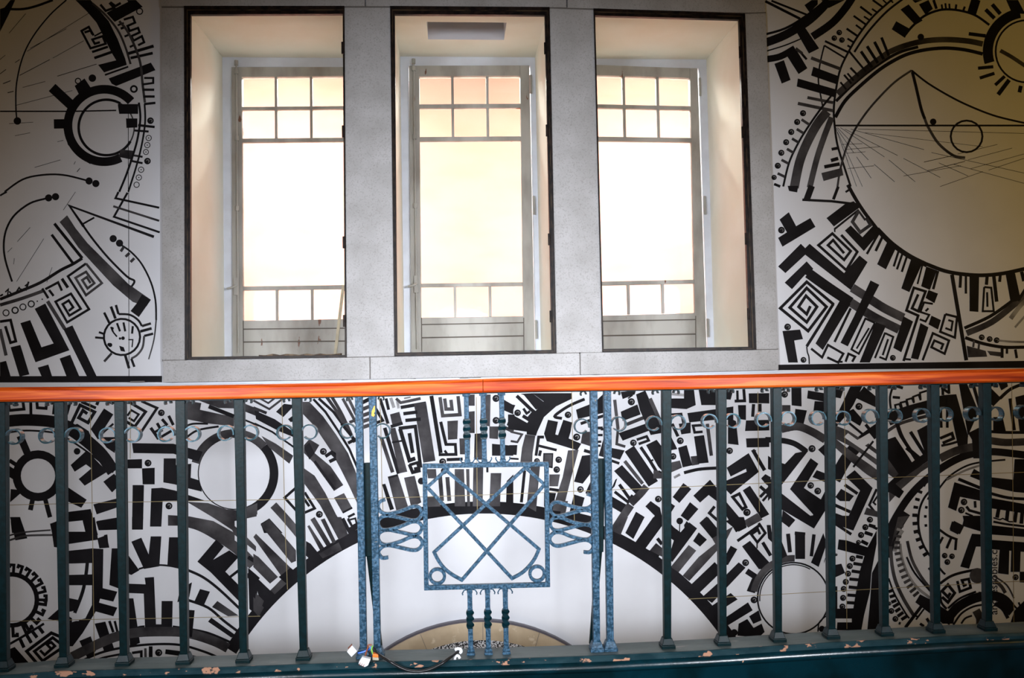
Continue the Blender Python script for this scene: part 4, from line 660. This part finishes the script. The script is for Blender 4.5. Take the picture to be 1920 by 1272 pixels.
W2 = window(2, 'middle window with dark slot in its reveal ceiling and orange light in the panes',
    ([(731.5, 11), (1030.5, 13), (1043.5, 663), (739.5, 668.5)], [(740, 26.5), (1021.5, 28), (1034.5, 656.5), (745, 661.5)]),
    ([(753.5, 110.5), (1005.5, 110), (1019, 657), (759, 661)], [(766, 123.5), (994, 123), (1004, 660), (771.5, 664)]),
    ([(766.5, 123), (992.5, 122.5), (1003, 658), (771, 662)], [(786, 143), (975, 142), (982, 593), (790.5, 596)]),
    [(848, 853.5, 5), (913.5, 919.5, 5)],
    ([(143, 199, True), (199, 260, True), (260, 535, False), (535, 596, True)], [(195.5, 203), (257, 265), (532, 539)], [(143, 262), (536, 596)]),
    [(608, 2.0), (632.5, 2.4)], 'm')
W3 = window(3, 'right window with a tall cream reveal at its right and pale glowing panes',
    ([(1113, 15.5), (1397, 25), (1418.5, 656.5), (1129.5, 661)], [(1116, 29), (1386, 36.5), (1405.5, 650.5), (1132, 654.5)]),
    ([(1086, 111), (1321, 119), (1340, 650), (1103, 655)], [(1098, 123), (1310, 128), (1327, 654), (1114, 658)]),
    ([(1090, 121), (1308, 128), (1325, 652), (1104, 656)], [(1106, 140.5), (1293.5, 146), (1304.5, 587), (1114.5, 592.5)]),
    [(1169, 1179.5, 5), (1232.5, 1244, 5)],
    ([(140.5, 199, True), (199, 257, True), (257, 530, False), (530, 592.5, True)], [(195, 202), (256, 264), (528.5, 536)], [(141, 259), (532, 592)]),
    [(602, 2.0), (629, 2.6)], 'r')
# bolt rods, knobs, handles and hinges of the casements
def rod(win, px_top, px_bot, knobs, handle, hname):
    w, fin, YC, cs = win
    r = MB(); a = W(*px_top, YC-0.012); b = W(*px_bot, YC-0.012); r.tube([a, b], 0.005, 8)
    for t in knobs:
        p = a.lerp(b, t); r.tube([p+Vector((0, 0, 0.014)), p+Vector((0, 0, 0.006)), p-Vector((0, 0, 0.006)), p-Vector((0, 0, 0.014))], 0.011, 10)
    ro = fin(r, 'bolt_rod', M['sash'], True)
    h = MB(); p = W(*handle, YC-0.018)
    h.box((p.x-0.011, p.y, p.z-0.05), (p.x+0.011, p.y+0.014, p.z+0.05))
    h.tube([p+Vector((0.004, -0.004, 0.004)), p+Vector((-0.012, -0.02, -0.008)), p+Vector((-0.045, -0.022, -0.016))], 0.0065, 8)
    fin(h, 'handle', M['sash'], True, parent=ro)
rod(W1, (443, 118), (447, 662), (0.0, 0.03, 0.262, 0.505), (442, 537), 'a')
rod(W2, (775.5, 115), (782, 655), (0.0, 0.025, 0.265, 0.505), (780, 533), 'b')
def hinges(win, lst):
    w, fin, YC, cs = win
    for (x, y) in lst:
        h = MB(); p = W(x, y, YC-0.004); h.tube([p+Vector((0, 0, 0.055)), p-Vector((0, 0, 0.055))], 0.007, 8); fin(h, 'casement_hinge', M['sash'], True)
hinges(W2, [(995.5, 158), (1001, 385), (1005, 618)]); hinges(W3, [(1312.5, 163), (1321.5, 385), (1327, 615)])
# leaning lath and a scrap of wood left on the sill of the left window
lt = MB(); a = W(644, 535, 0.46); b = W(628, 665, 0.36); b.z = holes[0][2]+0.004; lt.bar(a, b, 0.016, 0.010)
tag(lt.build('wooden_lath', M['stick'], None, False, 0.001), 'thin pale wooden lath leaning in the right corner of the left window', 'lath')
db = MB(); a = W(485, 662, 0.33); b = W(640, 660, 0.36); zz = holes[0][2]
P = []
for i in range(13):
    t = i/12; P.append((a.x+(b.x-a.x)*t, zz+0.020+random.uniform(-0.006, 0.008)))
for i in range(12):
    db.prism([(P[i][0], 0.33, zz+0.001), (P[i+1][0], 0.33, zz+0.001), (P[i+1][0], 0.33, P[i+1][1]), (P[i][0], 0.33, P[i][1])],
             [(P[i][0], 0.38, zz+0.001), (P[i+1][0], 0.38, zz+0.001), (P[i+1][0], 0.38, P[i+1][1]), (P[i][0], 0.38, P[i][1])])
tag(db.build('wood_scrap', M['debris']), 'flat brown scrap of rough wood lying on the left window sill', 'scrap wood')

# ------------------------------------------------------------------ kerb under the balustrade
YR = -1.40
front = [(-120, 1272), (0, 1268), (100, 1260.5), (240, 1256.5), (375, 1253.5), (480, 1250), (600, 1245.5), (720, 1242), (840, 1239.5), (960, 1236), (1110, 1231), (1185, 1227.5), (1335, 1220), (1440, 1213), (1490, 1210), (1590, 1204), (1690, 1199), (1815, 1192), (1915, 1188), (2050, 1180)]
FP = [W(x, y, YR-0.055) for x, y in smoothpts(front, 3)]
prof_top = [(0.0, 0.0), (0.118, 0.0), (0.118, -0.06), (0.0, -0.06), (0.0, -0.012)]
def sweep(mb, path, prof, mi=0):
    base = len(mb.v); n = len(prof)
    for p in path:
        for (dy, dz) in prof: mb.v.append((p.x, p.y+dy, p.z+dz))
    for k in range(len(path)-1):
        for j in range(n):
            q = (j+1) % n; mb.f.append((base+k*n+j, base+k*n+q, base+(k+1)*n+q, base+(k+1)*n+j)); mb.m.append(mi)
    mb.f.append(tuple(base+j for j in range(n-1, -1, -1))); mb.f.append(tuple(base+(len(path)-1)*n+j for j in range(n))); mb.m += [mi, mi]
kt = MB(); sweep(kt, FP, [(0.0, 0.0), (0.118, 0.0), (0.118, -0.05), (0.0, -0.05)])
kerb = kt.build('trim_4', M['kerbtop'])
tag(kerb, 'dark teal painted stair kerb with chipped edge carrying the balustrade', None, None, 'structure')
k2 = MB(); sweep(k2, FP, [(-0.002, 0.0012), (0.004, 0.0012), (0.004, -0.010), (0.0, -0.018), (-0.008, -0.018), (-0.007, -0.006)]); k2.build('flaking_edge', M['chipped'], kerb)
k3 = MB(); bead = [(-0.002, -0.016), (-0.008, -0.017), (-0.015, -0.020), (-0.020, -0.026), (-0.023, -0.034), (-0.023, -0.041), (-0.019, -0.047), (-0.010, -0.050), (-0.006, -0.056), (-0.006, -0.30), (0.1, -0.30), (0.1, -0.02)]
sweep(k3, FP, bead); k3.build('bead_and_fascia', M['kerb'], kerb, True)
lw = MB(); lw.box((-2.6, YR-0.04, Z0), (2.9, YR+0.05, -0.30)); tag(lw.build('wall_landing', M['kerb']), 'painted wall under the balustrade kerb', None, None, 'structure')
def ztop(x, y=None):
    for a, b in zip(FP, FP[1:]):
        if a.x <= x <= b.x: return a.z+(b.z-a.z)*(x-a.x)/(b.x-a.x)
    return FP[0].z if x < FP[0].x else FP[-1].z

# ------------------------------------------------------------------ balustrade
railc = [(-140, 743), (0, 740), (240, 738), (480, 734), (720, 729), (960, 722), (1200, 718.5), (1440, 714), (1680, 709), (1920, 703.5), (2060, 700)]
RP = [W(x, y, YR) for x, y in smoothpts(railc, 4)]
def railz(x):
    for a, b in zip(RP, RP[1:]):
        if a.x <= x <= b.x: return a.z+(b.z-a.z)*(x-a.x)/(b.x-a.x)
    return RP[0].z
org = Vector((W(905, 1235, YR).x, YR, ztop(W(905, 1235, YR).x)))
bal = empty('balustrade', org)
tag(bal, 'teal iron stair balustrade with varnished mahogany handrail and square compass panel', 'balustrade')
def part(mb, name, m, parent=None, smooth=False, bevel=0.0):
    mb.v = [(x-org.x, y-org.y, z-org.z) for x, y, z in mb.v]
    return mb.build(name, m, parent or bal, smooth, bevel)
hr = MB(); prof = []
hw, hh = 0.033, 0.0235
prof = [(-hw, -hh+0.006), (-hw+0.006, -hh), (hw-0.006, -hh), (hw, -hh+0.006), (hw, 0.010), (hw-0.004, 0.013), (hw-0.006, 0.019), (hw-0.014, hh), (-hw+0.014, hh), (-hw+0.006, 0.019), (-hw+0.003, 0.0155), (-hw, 0.0135)]
seamx = W(905, 722, YR).x
sweep(hr, [p for p in RP if p.x < seamx-0.002]+[Vector((seamx-0.0006, YR, railz(seamx)))], prof)
ho = part(hr, 'handrail', M['wood'], None, False, 0.0015)
h2 = MB(); sweep(h2, [Vector((seamx+0.0006, YR, railz(seamx)))]+[p for p in RP if p.x > seamx+0.002], prof)
part(h2, 'handrail', M['wood'], None, False, 0.0015)
# iron flat under the rail
fr = MB(); sweep(fr, [Vector((p.x, p.y, p.z-hh-0.002)) for p in RP], [(-0.012, -0.002), (0.012, -0.002), (0.012, 0.002), (-0.012, 0.002)]); part(fr, 'rail_flat', M['paint'])
PX = (CAM.y-YR)/-F_PX   # size of a pixel at the balustrade

def curl(cxp, cyp, side, r=13.5, d=0.026, small=False):   # strip curled outwards from the bar, centre in photo pixels
    c = W(cxp, cyp, YR); r = r*PX; pts = []
    a0 = 190 if side > 0 else -10; sw = 330 if not small else 230
    for i in range(31):
        t = i/30; a = math.radians(a0 - sw*t) if side > 0 else math.radians(a0 + sw*t)
        rr = r*(1.10-0.22*t); pts.append((c.x+rr*math.cos(a), YR, c.z+rr*math.sin(a)))
    mb = MB(); first = Vector(pts[0]); stem = [(first.x-side*0.002, YR, first.z-r*1.3), (first.x-side*0.001, YR, first.z-r*0.6)]
    mb.strip(pts, 0.0042, d); return mb
def baluster(tx, bx, by, wt, wb, rings, m='paint'):
    T = W(tx, 0, YR); xt = W(tx, 735, YR).x; zt_ = railz(xt)-hh-0.002; B = W(bx, by, YR); B.z = ztop(B.x)
    A = Vector((xt, YR, zt_)); mb = MB()
    mb.bar(A, B+Vector((0, 0, 0.02)), wt*PX, 0.030, 0, wb*PX, 0.026)
    o = part(mb, 'baluster', M[m], None, False, 0.002)
    fo = MB(); w = wb*PX/2
    for (a, b, z0, z1) in ((w+0.012, w+0.012, 0.0, 0.012), (w+0.010, w+0.003, 0.012, 0.034)):
        i = len(fo.v)
        for zz, e in ((z0, a), (z1, b)):
            fo.v += [(B.x-e, YR-e, B.z+zz), (B.x+e, YR-e, B.z+zz), (B.x+e, YR+e, B.z+zz), (B.x-e, YR+e, B.z+zz)]
        fo.f += [(i, i+1, i+2, i+3), (i+4, i+5, i+6, i+7)]+[(i+j, i+(j+1) % 4, i+4+(j+1) % 4, i+4+j) for j in range(4)]; fo.m += [0]*6
    part(fo, 'foot', M[m], o, False, 0.002)
    for (rx, ry, sd) in rings:
        part(curl(rx, ry, sd), 'scroll', M['scroll'], o, True)
        part(curl(rx-sd*3, railc_y(rx)+19, sd, 5.0, 0.022, True), 'small_scroll', M['paint'], o, True)
    return o
def railc_y(x):
    for (a, ya), (b, yb) in zip(railc, railc[1:]):
        if a <= x <= b: return ya+(yb-ya)*(x-a)/(b-a)
    return 740
BAL = [(4, 9, 1262, [(28, 820, 1)]), (114, 121, 1256, [(90, 818, -1), (140, 817, 1)]), (226, 234, 1252, [(203, 817, -1), (250, 816, 1)]),
       (340, 346.5, 1249, [(312, 815, -1), (361, 815, 1)]), (449, 458, 1246, [(424, 813, -1), (470, 812, 1)]), (557, 570, 1240, [(534, 812, -1), (581, 811, 1)]),
       (1249, 1251, 1216, [(1225, 795, -1), (1271, 793, 1)]), (1352, 1354.5, 1210, [(1329, 791, -1), (1373, 790, 1)]), (1455, 1458, 1199, [(1430, 788, -1), (1477, 786, 1)]),
       (1556, 1558, 1193, [(1532, 785, -1), (1579, 785, 1)]), (1653, 1658, 1187, [(1631, 782, -1), (1676, 781, 1)]), (1750, 1754, 1181, [(1727, 780, -1), (1771, 778, 1)]),
       (1847, 1851, 1175, [(1822, 777, -1), (1866, 777, 1)]), (1944, 1948, 1169, [(1917, 774, -1)])]
for tx, bx, by, rg in BAL: baluster(tx, bx, by, 17.5, 13.0, rg)
for tx, bx, by, rg in ((673, 682, 1232, [(652, 809, -1)]), (698.5, 708, 1231, [(718, 809, 1)]), (1112.5, 1118.5, 1220, [(1090, 800, -1)]), (1138, 1144, 1219, [(1160, 796, 1)])):
    baluster(tx, bx, by, 13.5, 12.5, rg, 'sheen')
# stay bars between the paired posts: a welded plate above, then a raking back stay
for (x0, x1, xb, top, bot, s) in ((686, 693, 713, 868, 1226, 1), (1124, 1130, 1109, 860, 1218, -1)):
    g = MB(); a = W((x0+x1)/2, top, YR+0.012); b = W((x0+x1)/2+2.5*s, top+175, YR+0.012)
    g.bar(a, b, 13*PX, 0.018); st_ = part(g, 'post_stay', M['paint'], None, False, 0.002)
    g = MB(); c = W(xb, bot-14, YR+0.03); c.z = ztop(c.x)+0.012; g.bar(b+Vector((0, 0.004, 0.02)), c, 11*PX, 0.016, 0, 9*PX, 0.016); part(g, 'raking_stay', M['paint'], st_, False, 0.001)
ym = MB(); ym.slab([(701, 762), (703, 761), (703, 772), (701, 776), (703, 778), (700.5, 782), (696.5, 780), (697, 772)], YR-0.0162, 0.0015); part(ym, 'yellow_mark', M['yellow'])['label'] = 'yellow paint mark'

# centre panel
pf = MB(); frame_px = [(796.5, 874), (1024.5, 870.5), (1027, 1096.5), (799.5, 1102.5)]
pf.strip([W(x, y, YR) for x, y in frame_px], 8.4*PX, 0.016, True); panel = part(pf, 'panel_frame', M['sheen'], None, False, 0.0015)
def pbar(px, w, name, closed=False, dy=0.0, sm=False, d=0.010):
    b = MB(); b.strip([W(x, y, YR+dy) for x, y in px], w*PX, d, closed); return part(b, name, M['sheen'], panel, sm, 0.001)
arcR = smoothpts([(1010.5, 1030), (1003, 1047), (992, 1062), (978, 1075), (960, 1085)], 4)
arcL = smoothpts([(814, 1036), (823, 1053), (834, 1067), (848, 1078), (866, 1088)], 4)
pbar([(801, 914), (836, 882)]+[(1010.5, 1030)]+arcR[1:], 6.2, 'compass_bar', True, -0.003)
pbar([(1021, 909), (985, 877)]+[(814, 1036)]+arcL[1:], 6.2, 'compass_bar', True, 0.003)
for (x, y, r) in ((820, 1081, 13.5), (1007, 1076, 13.5)):
    pbar(circ(x, y, r, 28), 5.6, 'panel_ring', True, 0, True, 0.016)
for (x, y, sx) in ((832, 876, 0), (985, 872, 0)):
    g = MB(); g.slab([(x-4, y-2), (x+12, y-2.3), (x+10, y+7), (x+2, y+9)], YR-0.006, 0.012); part(g, 'corner_weld', M['sheen'], panel)
serp = [(722, 937), (713, 941), (709, 950), (714, 960), (727, 964), (750, 959), (775, 950), (786, 952), (791, 962), (785, 973), (773, 976), (750, 971), (728, 967), (714, 971), (709, 981), (714, 992), (726, 994),
        (750, 988), (772, 979), (785, 980), (791, 989), (786, 1000), (774, 1003), (750, 998), (728, 994), (714, 998), (709, 1008), (714, 1019), (727, 1022), (750, 1016), (772, 1007), (785, 1008), (792, 1018), (786, 1029), (774, 1032), (750, 1027), (730, 1023), (717, 1026), (710, 1036), (716, 1046), (728, 1045.5)]
def mirror(p): x = 1822.5-p[0]; return (x, p[1]-(x-p[0])*0.0215-2.2)
for sp in (serp, [mirror(p) for p in serp]):
    b = MB(); b.strip([W(x, y, YR) for x, y in smoothpts(sp, 4)], 6.0*PX, 0.014); part(b, 'serpentine_scroll', M['sheen'], None, True)
# short twisted bars above and below the panel
def twisted(x0, y0, x1, y1, ta, tb, foot):
    a = W(x0, y0, YR); b = W(x1, y1, YR)
    if not foot: a.z = railz(a.x)-hh-0.002
    else: b.z = ztop(b.x)
    w = 9.0*PX; p = a.lerp(b, ta); q = a.lerp(b, tb); mb = MB()
    mb.bar(a, p, w, w)
    o = part(mb, 'twisted_bar', M['sheen'], None, False, 0.001)
    lo_ = MB(); lo_.bar(q, b, w, w); part(lo_, 'bar_end', M['sheen'], o, False, 0.001)
    tw = MB(); tw.bar(p, q, w*1.15, w*1.15, twist=math.pi*1.5, seg=30); part(tw, 'twist', M['kerb'], o, True)
    cl = [(b, 0.014, 0, 0.009), (b, 0.012, 0.011, 0.02), (a, 0.0095, -0.012, 0)] if foot else [(a, 0.013, -0.010, 0), (b, 0.010, 0, 0.013)]
    for e_, r_, z0, z1 in cl:
        c = MB(); c.box((e_.x-r_, YR-r_, e_.z+z0), (e_.x+r_, YR+r_, e_.z+z1)); part(c, 'collar', M['sheen'], o, False, 0.0015)
    hk = MB(); e = a if foot else b; sg = -1 if foot else 1
    for sd in (-1, 1):
        hk.tube([e+Vector((sd*0.010, 0, sg*0.002)), e+Vector((sd*0.019, 0, sg*0.004)), e+Vector((sd*0.025, 0, sg*0.014)), e+Vector((sd*0.0235, 0, sg*0.020))], 0.0022, 6)
    part(hk, 'leaf_hook', M['sheen'], o, True)
for x0, x1 in ((874, 876.5), (905.5, 908.5), (940, 943)): twisted(x0, 738, x1, 869.5-(x1-876)*0.02, 0.36, 0.66, False)
for x0, x1 in ((880.5, 883), (914, 916), (947, 949.5)): twisted(x0, 1105-(x0-880)*0.03, x1, 1226, 0.32, 0.60, True)

# ------------------------------------------------------------------ loose cable with connectors lying on the kerb
cb = W(700, 1236, YR-0.03); cb.z = ztop(cb.x)
cab = empty('electric_cable', cb); tag(cab, 'loose black electric cable with coloured wires and white connectors on the kerb', 'cable')
def cpart(mb, name, m, smooth=True, bevel=0.0):
    mb.v = [(x-cb.x, y-cb.y, z-cb.z) for x, y, z in mb.v]; return mb.build(name, m, cab, smooth, bevel)
def cz(px, py, lift=0.006, Y=None):
    Y = YR-0.03 if Y is None else Y; p = W(px, py, Y); return p
path = [(700, 1216, -0.035), (706, 1225, -0.045), (716, 1232, -0.062), (733, 1242, -0.088), (750, 1252, -0.094), (768, 1258.5, -0.096), (787, 1259.5, -0.096), (808, 1255, -0.094), (828, 1245, -0.090), (843, 1234, -0.07), (853, 1227, -0.045), (860, 1222, -0.036)]
t = MB(); t.tube([W(x, y, YR+dy) for x, y, dy in smoothpts(path, 5)], 0.0052, 10); cpart(t, 'cable', M['cable'])
t = MB(); t.tube([W(x, y, YR-0.035) for x, y in smoothpts([(697, 1214), (690, 1219), (681, 1223), (671, 1225)], 5)], 0.0034, 8); cpart(t, 'blue_wire', M['bluewire'])
t = MB(); t.tube([W(x, y, YR-0.045) for x, y in smoothpts([(697, 1210), (691, 1210), (689, 1217), (686, 1226), (684, 1233)], 5)], 0.0026, 8); cpart(t, 'brown_wire', M['brownwire'])
t = MB(); t.tube([W(x, y, YR-0.040) for x, y in smoothpts([(699, 1211), (697, 1217), (698, 1224), (701, 1230)], 5)], 0.0026, 8); cpart(t, 'green_wire', M['greenwire'])
def conn(px, Y, th, m, name):
    b = MB(); b.slab(px, Y, th); o = cpart(b, name, m, False, 0.002); return o
conn([(660, 1211), (670, 1222), (659, 1233), (650, 1223)], YR-0.060, 0.020, M['wplastic'], 'connector')
for k in range(3):
    s_ = MB(); x = 652+k*2.6; y = 1216.5-k*2.6; s_.slab([(x, y), (x+1.6, y-1.4), (x+2.6, y-0.2), (x+1.0, y+1.2)], YR-0.058, 0.014); cpart(s_, 'connector_pin', M['brownwire'], False)
conn([(679, 1233), (695, 1237), (690, 1249), (684, 1252), (672, 1246), (673, 1242)], YR-0.082, 0.020, M['wplastic'], 'connector')
for k in range(3):
    s_ = MB(); x = 675+k*3.6; y = 1243+k*1.6; s_.slab([(x, y), (x+1.0, y+0.3), (x-0.8, y+5.4), (x-1.8, y+5.0)], YR-0.0828, 0.002); cpart(s_, 'connector_slot', M['brownwire'], False)
conn([(699, 1226.5), (709, 1228.5), (710, 1234), (698, 1233.5)], YR-0.062, 0.020, M['orange'], 'connector')
conn([(698, 1233.5), (710, 1234), (710.5, 1239.5), (698, 1239)], YR-0.062, 0.020, M['stick'], 'connector')
e1 = MB(); e1.tube([W(x, y, YR-0.038) for x, y in smoothpts([(853, 1219), (858, 1217), (863, 1218), (865, 1222), (862, 1225)], 4)], 0.0052, 8); cpart(e1, 'white_end', M['wplastic'])
e2 = MB(); e2.tube([W(x, y, YR-0.045) for x, y in smoothpts([(862, 1235), (860, 1231), (856, 1230), (853, 1234), (853, 1239)], 4)], 0.0048, 8); cpart(e2, 'white_end', M['wplastic'])
